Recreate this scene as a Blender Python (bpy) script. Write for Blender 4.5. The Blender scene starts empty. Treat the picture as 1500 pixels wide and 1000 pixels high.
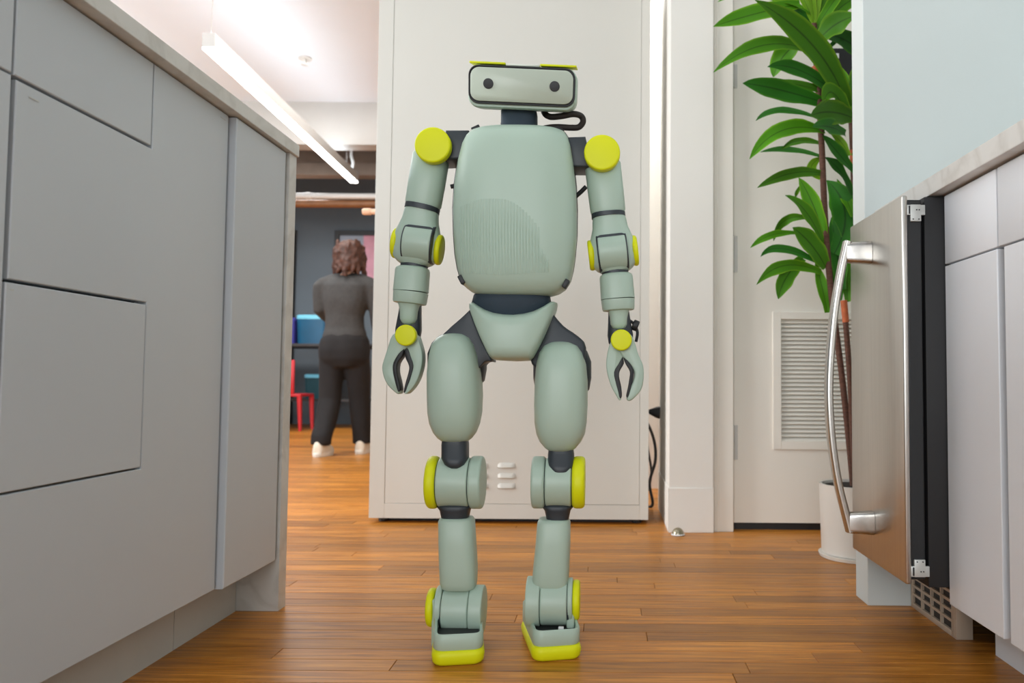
import bpy, bmesh, math, random
from mathutils import Vector, Matrix, noise
random.seed(7)
scene = bpy.context.scene
COL = scene.collection
PI = math.pi

# ------------------------------------------------------------------ camera
F_PX, CX, CY = 1165.0, 885.0, 500.0
PITCH, ROLL, CAM_H = math.radians(2.75), math.radians(0.4), 0.52
fw = Vector((0, math.cos(PITCH), math.sin(PITCH)))
u0 = Vector((0, -math.sin(PITCH), math.cos(PITCH)))
r0 = Vector((1, 0, 0))
rt = r0 * math.cos(ROLL) + u0 * math.sin(ROLL)
up = -r0 * math.sin(ROLL) + u0 * math.cos(ROLL)
EYE = Vector((0, 0, CAM_H))
cam = bpy.data.cameras.new('camera')
cam.sensor_width = 36.0
cam.lens = F_PX / 1500 * 36.0
cam.shift_x = -(CX - 750) / 1500
cam.clip_start = 0.02
cam.dof.use_dof = True
cam.dof.focus_distance = 1.5
cam.dof.aperture_fstop = 5.0
cam_o = bpy.data.objects.new('camera', cam)
cam_o.matrix_world = Matrix(((rt.x, up.x, -fw.x, 0), (rt.y, up.y, -fw.y, 0), (rt.z, up.z, -fw.z, CAM_H), (0, 0, 0, 1)))
COL.objects.link(cam_o)
scene.camera = cam_o


def P(px, py, Y):
    """point of the photograph at depth Y (metres in front of the camera)"""
    d = fw + rt * ((px - CX) / F_PX) + up * ((CY - py) / F_PX)
    return EYE + d * (Y / d.y)


# ------------------------------------------------------------------ light
scene.view_settings.view_transform = 'Standard'
scene.view_settings.look = 'None'
scene.view_settings.gamma = 1
scene.view_settings.use_curve_mapping = False
scene.view_settings.exposure = 0.0
world = bpy.data.worlds.new('daylight')
scene.world = world
world.use_nodes = True
bg = world.node_tree.nodes['Background']
bg.inputs['Color'].default_value = (0.86, 0.94, 1.0, 1)
bg.inputs['Strength'].default_value = 0.44


def area(name, loc, target, sx, sy, power, color=(1, 1, 1)):
    l = bpy.data.lights.new(name, 'AREA')
    l.shape = 'RECTANGLE'
    l.size, l.size_y = sx, sy
    l.energy = power
    l.color = color
    o = bpy.data.objects.new(name, l)
    o.location = loc
    o.rotation_euler = (Vector(target) - Vector(loc)).to_track_quat('-Z', 'Y').to_euler()
    COL.objects.link(o)
    return o


WARM = (1.0, 0.995, 0.98)
area('kitchen_ceiling_lamp', (-0.1, 1.3, 2.66), (-0.1, 1.3, 0), 1.2, 0.6, 3, WARM)
area('side_window', (-4.2, 1.1, 1.55), (-0.4, 2.4, 0.8), 2.0, 1.9, 165, (0.98, 0.99, 1.0))
area('back_room_fill', (-2.2, 4.8, 2.66), (-2.2, 4.8, 0), 1.6, 1.6, 46, (1, 0.99, 0.97))  # added fill without a fixture, brightens the back room
area('back_room_up_fill', (-3.9, 4.2, 2.25), (-3.9, 4.2, 3), 0.3, 3.2, 60, (0.9, 0.96, 1))  # unseen upward fill, added to whiten the back room ceiling
area('far_room_fill', (-3.2, 7.4, 2.34), (-3.2, 7.4, 0), 1.2, 0.6, 40, WARM)  # added fill, no lamp hangs here; lifts the beams and the person
area('window_daylight', (-0.9, -4.0, 1.4), (-0.1, 2.0, 0.8), 3.0, 2.2, 112, (0.95, 0.98, 1.0))
area('wall_strip_fill', (-0.12, 3.7, 2.3), (0.25, 3.95, 1.0), 0.12, 0.5, 20, (1, 0.99, 0.97))  # added fill in the gap, brightens the white wall strip behind the locker

# ------------------------------------------------------------------ materials


def lin(c):
    return tuple((v / 255 / 12.92) if v / 255 <= 0.04045 else ((v / 255 + 0.055) / 1.055) ** 2.4 for v in c)


def mat(name, rgb, rough=0.5, metal=0.0, var=0.05, scale=8.0, bump=0.0, bscale=120.0, emit=0.0, stretch=(1, 1, 1), coat=0.0, spec=0.5):
    m = bpy.data.materials.new(name)
    m.use_nodes = True
    nt = m.node_tree
    b = nt.nodes['Principled BSDF']
    c = lin(rgb)
    tc = nt.nodes.new('ShaderNodeTexCoord')
    mp = nt.nodes.new('ShaderNodeMapping')
    mp.inputs['Scale'].default_value = stretch
    nt.links.new(tc.outputs['Object'], mp.inputs['Vector'])
    ns = nt.nodes.new('ShaderNodeTexNoise')
    ns.inputs['Scale'].default_value = scale
    ns.inputs['Detail'].default_value = 4
    nt.links.new(mp.outputs['Vector'], ns.inputs['Vector'])
    cr = nt.nodes.new('ShaderNodeValToRGB')
    cr.color_ramp.elements[0].position = 0.3
    cr.color_ramp.elements[1].position = 0.7
    cr.color_ramp.elements[0].color = (*[v * (1 - var) for v in c], 1)
    cr.color_ramp.elements[1].color = (*[min(1, v * (1 + var)) for v in c], 1)
    nt.links.new(ns.outputs['Fac'], cr.inputs['Fac'])
    nt.links.new(cr.outputs['Color'], b.inputs['Base Color'])
    b.inputs['Roughness'].default_value = rough
    b.inputs['Metallic'].default_value = metal
    b.inputs['Specular IOR Level'].default_value = spec
    if coat:
        b.inputs['Coat Weight'].default_value = coat
    if emit:
        b.inputs['Emission Color'].default_value = (*c, 1)
        b.inputs['Emission Strength'].default_value = emit
    if bump:
        n2 = nt.nodes.new('ShaderNodeTexNoise')
        n2.inputs['Scale'].default_value = bscale
        nt.links.new(mp.outputs['Vector'], n2.inputs['Vector'])
        bp = nt.nodes.new('ShaderNodeBump')
        bp.inputs['Strength'].default_value = bump
        bp.inputs['Distance'].default_value = 0.002
        nt.links.new(n2.outputs['Fac'], bp.inputs['Height'])
        nt.links.new(bp.outputs['Normal'], b.inputs['Normal'])
    return m


def wood(name, use_attr):
    m = bpy.data.materials.new(name)
    m.use_nodes = True
    nt = m.node_tree
    b = nt.nodes['Principled BSDF']
    geo = nt.nodes.new('ShaderNodeNewGeometry')
    if use_attr:
        at = nt.nodes.new('ShaderNodeAttribute')
        at.attribute_name = 'tone'
        rnd = at.outputs['Fac']
    else:
        oi = nt.nodes.new('ShaderNodeObjectInfo')
        rnd = oi.outputs['Random']
    mp = nt.nodes.new('ShaderNodeMapping')
    mp.inputs['Scale'].default_value = (2.2, 42, 1)
    nt.links.new(geo.outputs['Position'], mp.inputs['Vector'])
    off = nt.nodes.new('ShaderNodeCombineXYZ')
    mu = nt.nodes.new('ShaderNodeMath')
    mu.operation = 'MULTIPLY'
    mu.inputs[1].default_value = 37.0
    nt.links.new(rnd, mu.inputs[0])
    nt.links.new(mu.outputs[0], off.inputs[2])
    nt.links.new(off.outputs[0], mp.inputs['Location'])
    n = nt.nodes.new('ShaderNodeTexNoise')
    n.inputs['Scale'].default_value = 2.2
    n.inputs['Detail'].default_value = 6
    n.inputs['Roughness'].default_value = 0.65
    n.inputs['Distortion'].default_value = 0.6
    nt.links.new(mp.outputs['Vector'], n.inputs['Vector'])
    cr = nt.nodes.new('ShaderNodeValToRGB')
    e = cr.color_ramp.elements
    e[0].position, e[1].position = 0.28, 0.74
    e[0].color = (*lin((134, 76, 20)), 1)
    e[1].color = (*lin((228, 158, 70)), 1)
    mid = e.new(0.5)
    mid.color = (*lin((192, 122, 40)), 1)
    nt.links.new(n.outputs['Fac'], cr.inputs['Fac'])
    hsv = nt.nodes.new('ShaderNodeHueSaturation')
    mr = nt.nodes.new('ShaderNodeMapRange')
    mr.inputs['To Min'].default_value = 0.66
    mr.inputs['To Max'].default_value = 1.2
    nt.links.new(rnd, mr.inputs['Value'])
    nt.links.new(mr.outputs['Result'], hsv.inputs['Value'])
    nt.links.new(cr.outputs['Color'], hsv.inputs['Color'])
    nt.links.new(hsv.outputs['Color'], b.inputs['Base Color'])
    b.inputs['Specular IOR Level'].default_value = 0.4
    rr = nt.nodes.new('ShaderNodeMapRange')
    rr.inputs['To Min'].default_value = 0.26
    rr.inputs['To Max'].default_value = 0.46
    nt.links.new(n.outputs['Fac'], rr.inputs['Value'])
    nt.links.new(rr.outputs['Result'], b.inputs['Roughness'])
    bp = nt.nodes.new('ShaderNodeBump')
    bp.inputs['Strength'].default_value = 0.12
    bp.inputs['Distance'].default_value = 0.002
    nt.links.new(n.outputs['Fac'], bp.inputs['Height'])
    nt.links.new(bp.outputs['Normal'], b.inputs['Normal'])
    return m


def marble(name):
    m = mat(name, (204, 202, 194), 0.3)
    nt = m.node_tree
    b = nt.nodes['Principled BSDF']
    tc = nt.nodes.new('ShaderNodeTexCoord')
    n = nt.nodes.new('ShaderNodeTexNoise')
    n.inputs['Scale'].default_value = 5
    n.inputs['Detail'].default_value = 8
    n.inputs['Distortion'].default_value = 1.6
    nt.links.new(tc.outputs['Object'], n.inputs['Vector'])
    cr = nt.nodes.new('ShaderNodeValToRGB')
    e = cr.color_ramp.elements
    e[0].position, e[1].position = 0.42, 0.6
    e[0].color = (*lin((213, 211, 206)), 1)
    e[1].color = (*lin((213, 211, 206)), 1)
    k = e.new(0.51)
    k.color = (*lin((200, 197, 191)), 1)
    nt.links.new(n.outputs['Fac'], cr.inputs['Fac'])
    nt.links.new(cr.outputs['Color'], b.inputs['Base Color'])
    return m


def leaf_mat(name, a, c):
    m = bpy.data.materials.new(name)
    m.use_nodes = True
    nt = m.node_tree
    b = nt.nodes['Principled BSDF']
    oi = nt.nodes.new('ShaderNodeObjectInfo')
    tc = nt.nodes.new('ShaderNodeUVMap')
    sx = nt.nodes.new('ShaderNodeSeparateXYZ')
    nt.links.new(tc.outputs['UV'], sx.inputs[0])
    cr = nt.nodes.new('ShaderNodeValToRGB')          # dark midrib, lighter margins
    e = cr.color_ramp.elements
    e[0].position, e[1].position = 0.0, 1.0
    e[0].color = (*lin(c), 1)
    e[1].color = (*lin(c), 1)
    for pos, col in ((0.12, a), (0.45, a), (0.5, tuple(v * 0.55 for v in a)), (0.55, a), (0.88, a)):
        q = e.new(pos)
        q.color = (*lin(col), 1)
    nt.links.new(sx.outputs['X'], cr.inputs['Fac'])
    hs = nt.nodes.new('ShaderNodeHueSaturation')
    mr = nt.nodes.new('ShaderNodeMapRange')
    mr.inputs['To Min'].default_value = 0.75
    mr.inputs['To Max'].default_value = 1.3
    nt.links.new(oi.outputs['Random'], mr.inputs['Value'])
    nt.links.new(mr.outputs['Result'], hs.inputs['Value'])
    nt.links.new(cr.outputs['Color'], hs.inputs['Color'])
    nt.links.new(hs.outputs['Color'], b.inputs['Base Color'])
    b.inputs['Roughness'].default_value = 0.58
    b.inputs['Specular IOR Level'].default_value = 0.3
    b.inputs['Subsurface Weight'].default_value = 0.0
    b.inputs['Transmission Weight'].default_value = 0.0
    return m


M = dict(
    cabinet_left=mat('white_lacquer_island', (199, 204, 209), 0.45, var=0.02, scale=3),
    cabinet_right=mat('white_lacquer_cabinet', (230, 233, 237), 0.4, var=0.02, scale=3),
    toe=mat('toe_kick_paint', (196, 194, 188), 0.6, var=0.04),
    gap=mat('cabinet_carcass_dark', (60, 60, 60), 0.8),
    marble=marble('pale_marble'),
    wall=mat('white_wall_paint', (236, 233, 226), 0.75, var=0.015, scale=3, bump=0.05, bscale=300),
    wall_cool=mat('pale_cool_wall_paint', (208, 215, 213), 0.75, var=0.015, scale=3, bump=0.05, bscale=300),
    door=mat('white_door_paint', (238, 233, 223), 0.55, var=0.015, scale=3),
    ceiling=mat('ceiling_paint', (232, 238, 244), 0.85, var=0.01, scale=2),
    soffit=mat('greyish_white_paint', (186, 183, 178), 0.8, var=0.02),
    locker=mat('grey_white_powder_coat', (206, 204, 196), 0.42, var=0.015, scale=2, bump=0.03, bscale=500),
    black=mat('black_plastic', (30, 31, 33), 0.5, var=0.1),
    blackgasket=mat('black_appliance_body', (28, 28, 30), 0.6, var=0.1),
    dark=mat('charcoal_plastic', (48, 54, 60), 0.45, var=0.08),
    navy=mat('dark_slate_fabric', (42, 56, 68), 0.7, var=0.1, bump=0.2, bscale=700),
    sage=mat('sage_green_shell', (178, 199, 183), 0.4, var=0.02, scale=6, bump=0.03, bscale=900),
    face=mat('pale_sage_face', (192, 202, 186), 0.35, var=0.02),
    yellow=mat('acid_yellow_plastic', (228, 232, 18), 0.45, var=0.02, spec=0.3),
    cable=mat('brown_black_sleeve', (44, 36, 33), 0.6, var=0.1, bump=0.4, bscale=900),
    steel=mat('brushed_stainless', (200, 196, 190), 0.3, 1.0, var=0.04, scale=3, stretch=(60, 60, 1), bump=0.04, bscale=4),
    chrome=mat('polished_handle', (188, 184, 178), 0.27, 1.0, var=0.02),
    bracket=mat('galvanised_bracket', (206, 208, 204), 0.4, 0.3, var=0.04),
    grille=mat('grille_metal', (196, 178, 158), 0.45, 0.3, var=0.05),
    hinge=mat('painted_hinge', (200, 198, 193), 0.45, 0.15, var=0.05),
    grey_wall=mat('slate_grey_wall', (100, 110, 118), 0.8, var=0.05, scale=2),
    beam=mat('dusty_beam', (140, 128, 118), 0.85, var=0.15, scale=6),
    dark_ceiling=mat('exposed_ceiling', (96, 90, 84), 0.9, var=0.15, scale=4),
    pipe=mat('white_pipe', (225, 226, 224), 0.4, var=0.03),
    brownpipe=mat('copper_brown_pipe', (136, 92, 58), 0.5, 0.1, var=0.15, scale=12),
    lamp=mat('lamp_diffuser', (255, 252, 246), 0.4, emit=9.0),
    uplamp=mat('lamp_uplight', (236, 246, 255), 0.4, emit=9.0),
    lamp_body=mat('lamp_housing', (205, 203, 199), 0.4, var=0.02),
    pot=mat('white_ceramic', (224, 220, 212), 0.35, var=0.02),
    soil=mat('potting_soil', (40, 32, 26), 0.95, var=0.3, scale=60, bump=0.8, bscale=200),
    stem=mat('brown_cane', (96, 62, 48), 0.75, var=0.25, scale=40, stretch=(1, 1, 5), bump=0.3, bscale=150),
    stem_tip=mat('orange_cane_tip', (196, 104, 62), 0.7, var=0.15, scale=40),
    leaf=leaf_mat('leaf_green', (70, 130, 10), (118, 168, 24)),
    leaf_dark=leaf_mat('leaf_dark_green', (38, 102, 18), (72, 132, 26)),
    leaf_light=leaf_mat('leaf_lime', (112, 160, 26), (146, 184, 40)),
    skin=mat('skin', (206, 158, 132), 0.5, var=0.04),
    top=mat('grey_knit', (64, 63, 62), 0.85, var=0.12, scale=40, bump=0.3, bscale=400),
    trousers=mat('black_cloth', (26, 24, 25), 0.85, var=0.15, scale=20, bump=0.2, bscale=300),
    hair=mat('auburn_hair', (74, 42, 28), 0.6, var=0.45, scale=45, bump=0.8, bscale=90),
    shoe=mat('cream_canvas', (226, 216, 198), 0.7, var=0.04),
    sole=mat('white_rubber', (232, 228, 218), 0.6, var=0.04),
    blue=mat('blue_plastic', (0, 78, 112), 0.4, var=0.1),
    blue_lid=mat('pale_blue_lid', (110, 190, 215), 0.35, var=0.06),
    purple=mat('indigo_plastic', (62, 60, 140), 0.5, var=0.1),
    teal=mat('dark_teal_plastic', (20, 70, 80), 0.5, var=0.1),
    red=mat('red_plastic', (206, 34, 44), 0.4, var=0.04),
    table=mat('dark_table', (52, 50, 50), 0.5, var=0.1),
    poster_pink=mat('print_pink', (214, 150, 170), 0.5, var=0.15, scale=6),
    poster_grey=mat('print_pale_grey', (150, 160, 176), 0.5, var=0.1, scale=4),
    peg=mat('pale_wood', (222, 180, 150), 0.5, var=0.08),
    glass=mat('clear_cap', (225, 228, 215), 0.15, var=0.01),
    brass=mat('satin_metal_dome', (168, 160, 138), 0.3, 0.9, var=0.05),
    white=mat('white_label', (235, 235, 235), 0.5, var=0.02),
    plank=wood('oak_floor_plank', False),
    plank_far=wood('oak_floor_far', True),
)

# ------------------------------------------------------------------ mesh helpers


def finish(name, bm, m, parent=None, smooth=40, sub=0):
    me = bpy.data.meshes.new(name)
    bmesh.ops.recalc_face_normals(bm, faces=bm.faces)
    bm.to_mesh(me)
    bm.free()
    if m:
        me.materials.append(m)
    if smooth:
        me.shade_smooth()
        me.set_sharp_from_angle(angle=math.radians(smooth))
    o = bpy.data.objects.new(name, me)
    COL.objects.link(o)
    if parent:
        attach(o, parent)
    return o


def attach(o, parent):
    """parent o keeping its world place (parents are only translated)"""
    root = parent
    off = Vector((0, 0, 0))
    while root:
        off += root.location
        root = root.parent
    o.parent = parent
    o.location = o.location - off


def thing(name, label, cat, loc=(0, 0, 0), group=None):
    o = bpy.data.objects.new(name, None)
    o.empty_display_size = 0.1
    o.location = loc
    COL.objects.link(o)
    o['label'] = label
    o['category'] = cat
    if group:
        o['group'] = group
    return o


def tag(o, label, cat, group=None):
    o['label'] = label
    o['category'] = cat
    if group:
        o['group'] = group
    return o


def struct(o, label=None):
    o['kind'] = 'structure'
    if label:
        o['label'] = label
    return o


def box_bm(x0, x1, y0, y1, z0, z1, bev=0.0, seg=2, bm=None):
    own = bm is None
    nb = bmesh.new()
    r = bmesh.ops.create_cube(nb, size=1)
    for v in nb.verts:
        v.co = Vector(((x0 + x1) / 2 + v.co.x * (x1 - x0), (y0 + y1) / 2 + v.co.y * (y1 - y0), (z0 + z1) / 2 + v.co.z * (z1 - z0)))
    if bev:
        bmesh.ops.bevel(nb, geom=nb.edges[:], offset=bev, segments=seg, profile=0.5, affect='EDGES')
    if own:
        return nb
    me = bpy.data.meshes.new('tmp')
    nb.to_mesh(me)
    nb.free()
    bm.from_mesh(me)
    bpy.data.meshes.remove(me)
    return bm


def box(name, x0, x1, y0, y1, z0, z1, m, parent=None, bev=0.0, seg=2):
    return finish(name, box_bm(x0, x1, y0, y1, z0, z1, bev, seg), m, parent, smooth=20)


def rings_bm(rings, bm=None, closed=True):
    bm = bm or bmesh.new()
    vs = [[bm.verts.new(p) for p in r] for r in rings]
    n = len(rings[0])
    for a, b in zip(vs, vs[1:]):
        for i in range(n):
            bm.faces.new((a[i], a[(i + 1) % n], b[(i + 1) % n], b[i]))
    if closed:
        bm.faces.new(list(reversed(vs[0])))
        bm.faces.new(vs[-1])
    return bm


def sell(t, n):
    c, s = math.cos(t), math.sin(t)
    return math.copysign(abs(c) ** (2 / n), c), math.copysign(abs(s) ** (2 / n), s)


def limb_bm(p0, p1, secs, bm=None, N=36, xaxis=None):
    """secs: (t, half width, half depth, exponent[, depth offset]) along p0-p1"""
    p0, p1 = Vector(p0), Vector(p1)
    ax = p1 - p0
    L = ax.length
    ax.normalize()
    dep = Vector((0, 1, 0))
    w = ax.cross(dep).normalized()
    if xaxis is not None:
        w = (Vector(xaxis) - ax * ax.dot(Vector(xaxis))).normalized()
    d = w.cross(ax).normalized()
    rings = []
    for s in secs:
        t, hw, hd, n = s[:4]
        dy = s[4] if len(s) > 4 else 0
        c = p0 + ax * (L * t) + d * dy
        rings.append([c + w * (hw * sell(2 * PI * i / N, n)[0]) + d * (hd * sell(2 * PI * i / N, n)[1]) for i in range(N)])
    return rings_bm(rings, bm)


def limb(name, p0, p1, secs, m, parent=None, **k):
    return finish(name, limb_bm(p0, p1, secs, **k), m, parent)


def rows_bm(rows, Y, N=40, dy=0.0, asym=1.0):
    """stack of superellipses from silhouette rows (py, left px, right px, half depth, exponent[, offset])"""
    rings = []
    for r in rows:
        py, xl, xr, hd, n = r[:5]
        Yc = Y + (r[5] if len(r) > 5 else 0) + dy
        a, b = P(xl, py, Yc), P(xr, py, Yc)
        z = P((xl + xr) / 2, py, Yc - 0.85 * hd * asym).z
        hw = (b.x - a.x) / 2
        cx = (a.x + b.x) / 2
        rings.append([Vector((cx + hw * sell(2 * PI * i / N, n)[0], Yc + hd * sell(2 * PI * i / N, n)[1] * (asym if i > N / 2 else 1), z)) for i in range(N)])
    return rings_bm(rings)


def rows(name, rw, Y, m, parent=None, **k):
    return finish(name, rows_bm(rw, Y, **k), m, parent, smooth=60)


def disc_bm(c, axis, r, h, bev, N=40, bm=None, squash=1.0):
    """round plate centred at c, along axis, thickness h, edge rounded by bev"""
    c = Vector(c)
    axis = Vector(axis).normalized()
    ref = Vector((0, 0, 1)) if abs(axis.z) < 0.9 else Vector((1, 0, 0))
    u = axis.cross(ref).normalized()
    v = axis.cross(u)
    prof = [(r - bev, -h / 2)]
    for k in range(1, 5):
        a = k / 5 * PI / 2
        prof.append((r - bev + bev * math.sin(a), -h / 2 + bev - bev * math.cos(a)))
    prof.append((r, -h / 2 + bev))
    prof2 = [(a, -b) for a, b in reversed(prof)]
    rings = []
    for rr, hh in prof + prof2:
        rings.append([c + axis * hh + (u * math.cos(2 * PI * i / N) + v * math.sin(2 * PI * i / N)) * rr for i in range(N)])
    return rings_bm(rings, bm)


def disc(name, c, axis, r, h, bev, m, parent=None, **k):
    return finish(name, disc_bm(c, axis, r, h, bev, **k), m, parent)


def catmull(pts, per=6):
    pts = [Vector(p) for p in pts]
    out = []
    for i in range(len(pts) - 1):
        a = pts[max(i - 1, 0)]
        b, c = pts[i], pts[i + 1]
        d = pts[min(i + 2, len(pts) - 1)]
        for k in range(per):
            t = k / per
            out.append(0.5 * ((2 * b) + (c - a) * t + (2 * a - 5 * b + 4 * c - d) * t * t + (3 * b - a - 3 * c + d) * t ** 3))
    out.append(pts[-1])
    return out


def tube_bm(pts, r, N=12, bm=None, flat=None):
    """sweep; r number or list; flat=(half width, half depth) for a bar with depth along Y"""
    n = len(pts)
    rings = []
    prev = None
    for i, p in enumerate(pts):
        t = (pts[min(i + 1, n - 1)] - pts[max(i - 1, 0)]).normalized()
        if flat:
            d = Vector((0, 1, 0))
            w = t.cross(d).normalized()
            rings.append([p + w * (flat[0] * sell(2 * PI * k / N, 4)[0]) + d * (flat[1] * sell(2 * PI * k / N, 4)[1]) for k in range(N)])
            continue
        if prev is None:
            ref = Vector((0, 1, 0)) if abs(t.y) < 0.9 else Vector((1, 0, 0))
            u = t.cross(ref).normalized()
        else:
            u = (prev - t * prev.dot(t)).normalized()
        prev = u
        v = t.cross(u)
        rr = r[i] if isinstance(r, (list, tuple)) else r
        rings.append([p + (u * math.cos(2 * PI * k / N) + v * math.sin(2 * PI * k / N)) * rr for k in range(N)])
    return rings_bm(rings, bm)


def tube(name, pts, r, m, parent=None, smoothpts=True, **k):
    pts = catmull(pts) if smoothpts else [Vector(p) for p in pts]
    return finish(name, tube_bm(pts, r, **k), m, parent)


def prism_bm(pts, y0, y1, bev=0.0, seg=2):
    """polygon of world points (their x,z used) from depth y0 to y1"""
    bm = bmesh.new()
    a = [bm.verts.new((p.x, y0, p.z)) for p in pts]
    f = bm.faces.new(a)
    r = bmesh.ops.extrude_face_region(bm, geom=[f])
    for v in r['geom']:
        if isinstance(v, bmesh.types.BMVert):
            v.co.y = y1
    if bev:
        bmesh.ops.recalc_face_normals(bm, faces=bm.faces)
        ed = [e for e in bm.edges if all(abs(v.co.y - y0) < 1e-6 for v in e.verts) or all(abs(v.co.y - y1) < 1e-6 for v in e.verts)]
        bmesh.ops.bevel(bm, geom=ed, offset=bev, segments=seg, profile=0.5, affect='EDGES', clamp_overlap=True)
    return bm


def prism(name, pxs, Y, y0, y1, m, parent=None, bev=0.0, curve=True):
    pts = [P(a, b, Y) for a, b in pxs]
    if curve:
        pts = catmull(pts + [pts[0]], 3)[:-1]
    return finish(name, prism_bm(pts, y0, y1, bev), m, parent, smooth=50)


def rrect(hw, hh, r, k=6):
    out = []
    for cx, cy, a0 in ((hw - r, hh - r, 0), (-(hw - r), hh - r, PI / 2), (-(hw - r), -(hh - r), PI), (hw - r, -(hh - r), 1.5 * PI)):
        for i in range(k + 1):
            a = a0 + PI / 2 * i / k
            out.append((cx + r * math.cos(a), cy + r * math.sin(a)))
    return out


def remesh(bm, name, voxel, m, parent, smooth_it=4, disp=None):
    me = bpy.data.meshes.new('tmp')
    bmesh.ops.recalc_face_normals(bm, faces=bm.faces)
    bm.to_mesh(me)
    bm.free()
    t = bpy.data.objects.new('tmp', me)
    COL.objects.link(t)
    rm = t.modifiers.new('r', 'REMESH')
    rm.mode = 'VOXEL'
    rm.voxel_size = voxel
    sm = t.modifiers.new('s', 'SMOOTH')
    sm.iterations = smooth_it
    bpy.context.view_layer.update()
    dg = bpy.context.evaluated_depsgraph_get()
    out = bpy.data.meshes.new_from_object(t.evaluated_get(dg))
    bpy.data.objects.remove(t)
    bpy.data.meshes.remove(me)
    if disp:
        for v in out.vertices:
            v.co += v.normal * disp(v.co)
    out.name = name
    out.materials.clear()
    out.materials.append(m)
    out.shade_smooth()
    o = bpy.data.objects.new(name, out)
    COL.objects.link(o)
    if parent:
        attach(o, parent)
    return o


# ------------------------------------------------------------------ room shell
floor = struct(box('floor', -6, 2.2, -1.5, 9.1, -0.06, -0.014, M['gap']))
ubm = bmesh.new()
ring_ = lambda ix, iy, z: [ubm.verts.new(((0.5 - ix) * a, (0.5 - iy) * b, z)) for a, b in ((1, 1), (-1, 1), (-1, -1), (1, -1))]
r0_, r1_, r2_ = ring_(0, 0, -0.013), ring_(0, 0, -0.0012), ring_(0.0012, 0.016, 0)
for A, B in ((r0_, r1_), (r1_, r2_)):
    for i in range(4):
        ubm.faces.new((A[i], A[(i + 1) % 4], B[(i + 1) % 4], B[i]))
ubm.faces.new(r2_)
plank_me = bpy.data.meshes.new('floor_plank')
bmesh.ops.recalc_face_normals(ubm, faces=ubm.faces)
ubm.to_mesh(plank_me)
ubm.free()
plank_me.materials.append(M['plank'])
PW = 0.057
y = 1.10
while y < 2.98:
    x, xe = (-0.9, 0.92) if y < 1.84 else (-1.5, 1.2)
    x -= random.uniform(0, 0.5)
    while x < xe:
        L = random.uniform(0.55, 1.35)
        o = bpy.data.objects.new('floor_plank', plank_me)
        o.location = (x + L / 2, y + PW / 2, 0)
        o.scale = (L - 0.0007, PW - 0.0006, 1)
        COL.objects.link(o)
        o.parent = floor
        x += L
    y += PW
far = bmesh.new()
tone = far.verts.layers.float.new('tone')


def far_plank(x0, x1, y0, y1):
    n0 = len(far.verts)
    co = [(x0, y0, -0.013), (x1, y0, -0.013), (x1, y1, -0.013), (x0, y1, -0.013), (x0 + .0006, y0 + .0008, 0), (x1 - .0006, y0 + .0008, 0), (x1 - .0006, y1 - .0008, 0), (x0 + .0006, y1 - .0008, 0)]
    vs = [far.verts.new(c) for c in co]
    t = random.random()
    for v in vs:
        v[tone] = t
    for f in ((4, 5, 6, 7), (0, 1, 5, 4), (1, 2, 6, 5), (2, 3, 7, 6), (3, 0, 4, 7)):
        far.faces.new([vs[i] for i in f])


while y < 8.98:
    x = -5.5 - random.uniform(0, 0.6)
    while x < 1.3:
        L = random.uniform(0.6, 1.5)
        far_plank(x, x + L, y, y + PW)
        x += L
    y += PW
yy = 1.10 - PW
while yy > -1.4:
    x = -0.8 - random.uniform(0, 0.5)
    while x < 0.8:
        L = random.uniform(0.6, 1.4)
        far_plank(x, x + L, yy, yy + PW)
        x += L
    yy -= PW
fo = finish('distant_planks', far, M['plank_far'], floor, smooth=0)
fo['kind'] = 'stuff'

ceil_o = struct(box('ceiling', -6, 2.2, -1.0, 6.33, 2.7, 2.8, M['ceiling']))
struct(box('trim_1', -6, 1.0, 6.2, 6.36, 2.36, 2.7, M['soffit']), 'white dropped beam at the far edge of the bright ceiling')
struct(box('ceiling_far', -6, 1.0, 6.36, 9.1, 3.15, 3.25, M['dark_ceiling']))
struct(box('wall_back', -6, 1.0, 9.0, 9.1, 0, 3.2, M['grey_wall']))
struct(box('wall_far_right', 0.30, 0.4, 3.95, 9.0, 0, 2.7, M['wall']))
struct(box('wall_behind', -0.62, 0.4, 3.85, 3.95, 0, 2.7, M['wall']), 'white wall seen as a bright strip behind the tall cabinet')
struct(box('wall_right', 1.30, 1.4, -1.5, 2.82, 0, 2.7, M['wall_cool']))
# end panel beside the fridge: the wall stub with its lit narrow end
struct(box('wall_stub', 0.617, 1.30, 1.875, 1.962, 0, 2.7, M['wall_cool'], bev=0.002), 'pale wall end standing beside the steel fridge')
# door wall
DY = 2.82
struct(box('wall_door', 0.37, 2.2, DY + 0.01, DY + 0.12, 0, 2.7, M['wall']))
struct(box('wall_column', 0.226, 0.378, 2.747, 3.27, 0, 2.7, M['wall'], bev=0.002))
bb = bmesh.new()
box_bm(0.2235, 0.379, 2.7435, 2.748, 0, 0.152, 0.002, bm=bb)
box_bm(0.2235, 0.227, 2.7435, 3.26, 0, 0.152, 0.002, bm=bb)
struct(finish('baseboard_column', bb, M['wall'], smooth=20), 'plain tall baseboard at the foot of the white column')
tb = bmesh.new()
box_bm(0.378, 0.450, 2.765, DY + 0.02, 0, 2.1, 0.002, bm=tb)
box_bm(0.392, 0.398, 2.761, 2.77, 0, 2.1, 0.0015, bm=tb)
box_bm(0.384, 0.388, 2.761, 2.77, 0, 2.1, 0.0015, bm=tb)
struct(finish('trim_2', tb, M['door'], smooth=20), 'moulded white door casing left of the louvred door')
door = bpy.data.objects.new('door_1', None)
door.location = (0.456, DY, 0)
COL.objects.link(door)
struct(door, 'white door with a louvred vent at its foot behind the tall plant')
gx0, gx1 = P(1142, 560, DY).x, 0.88
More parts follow.
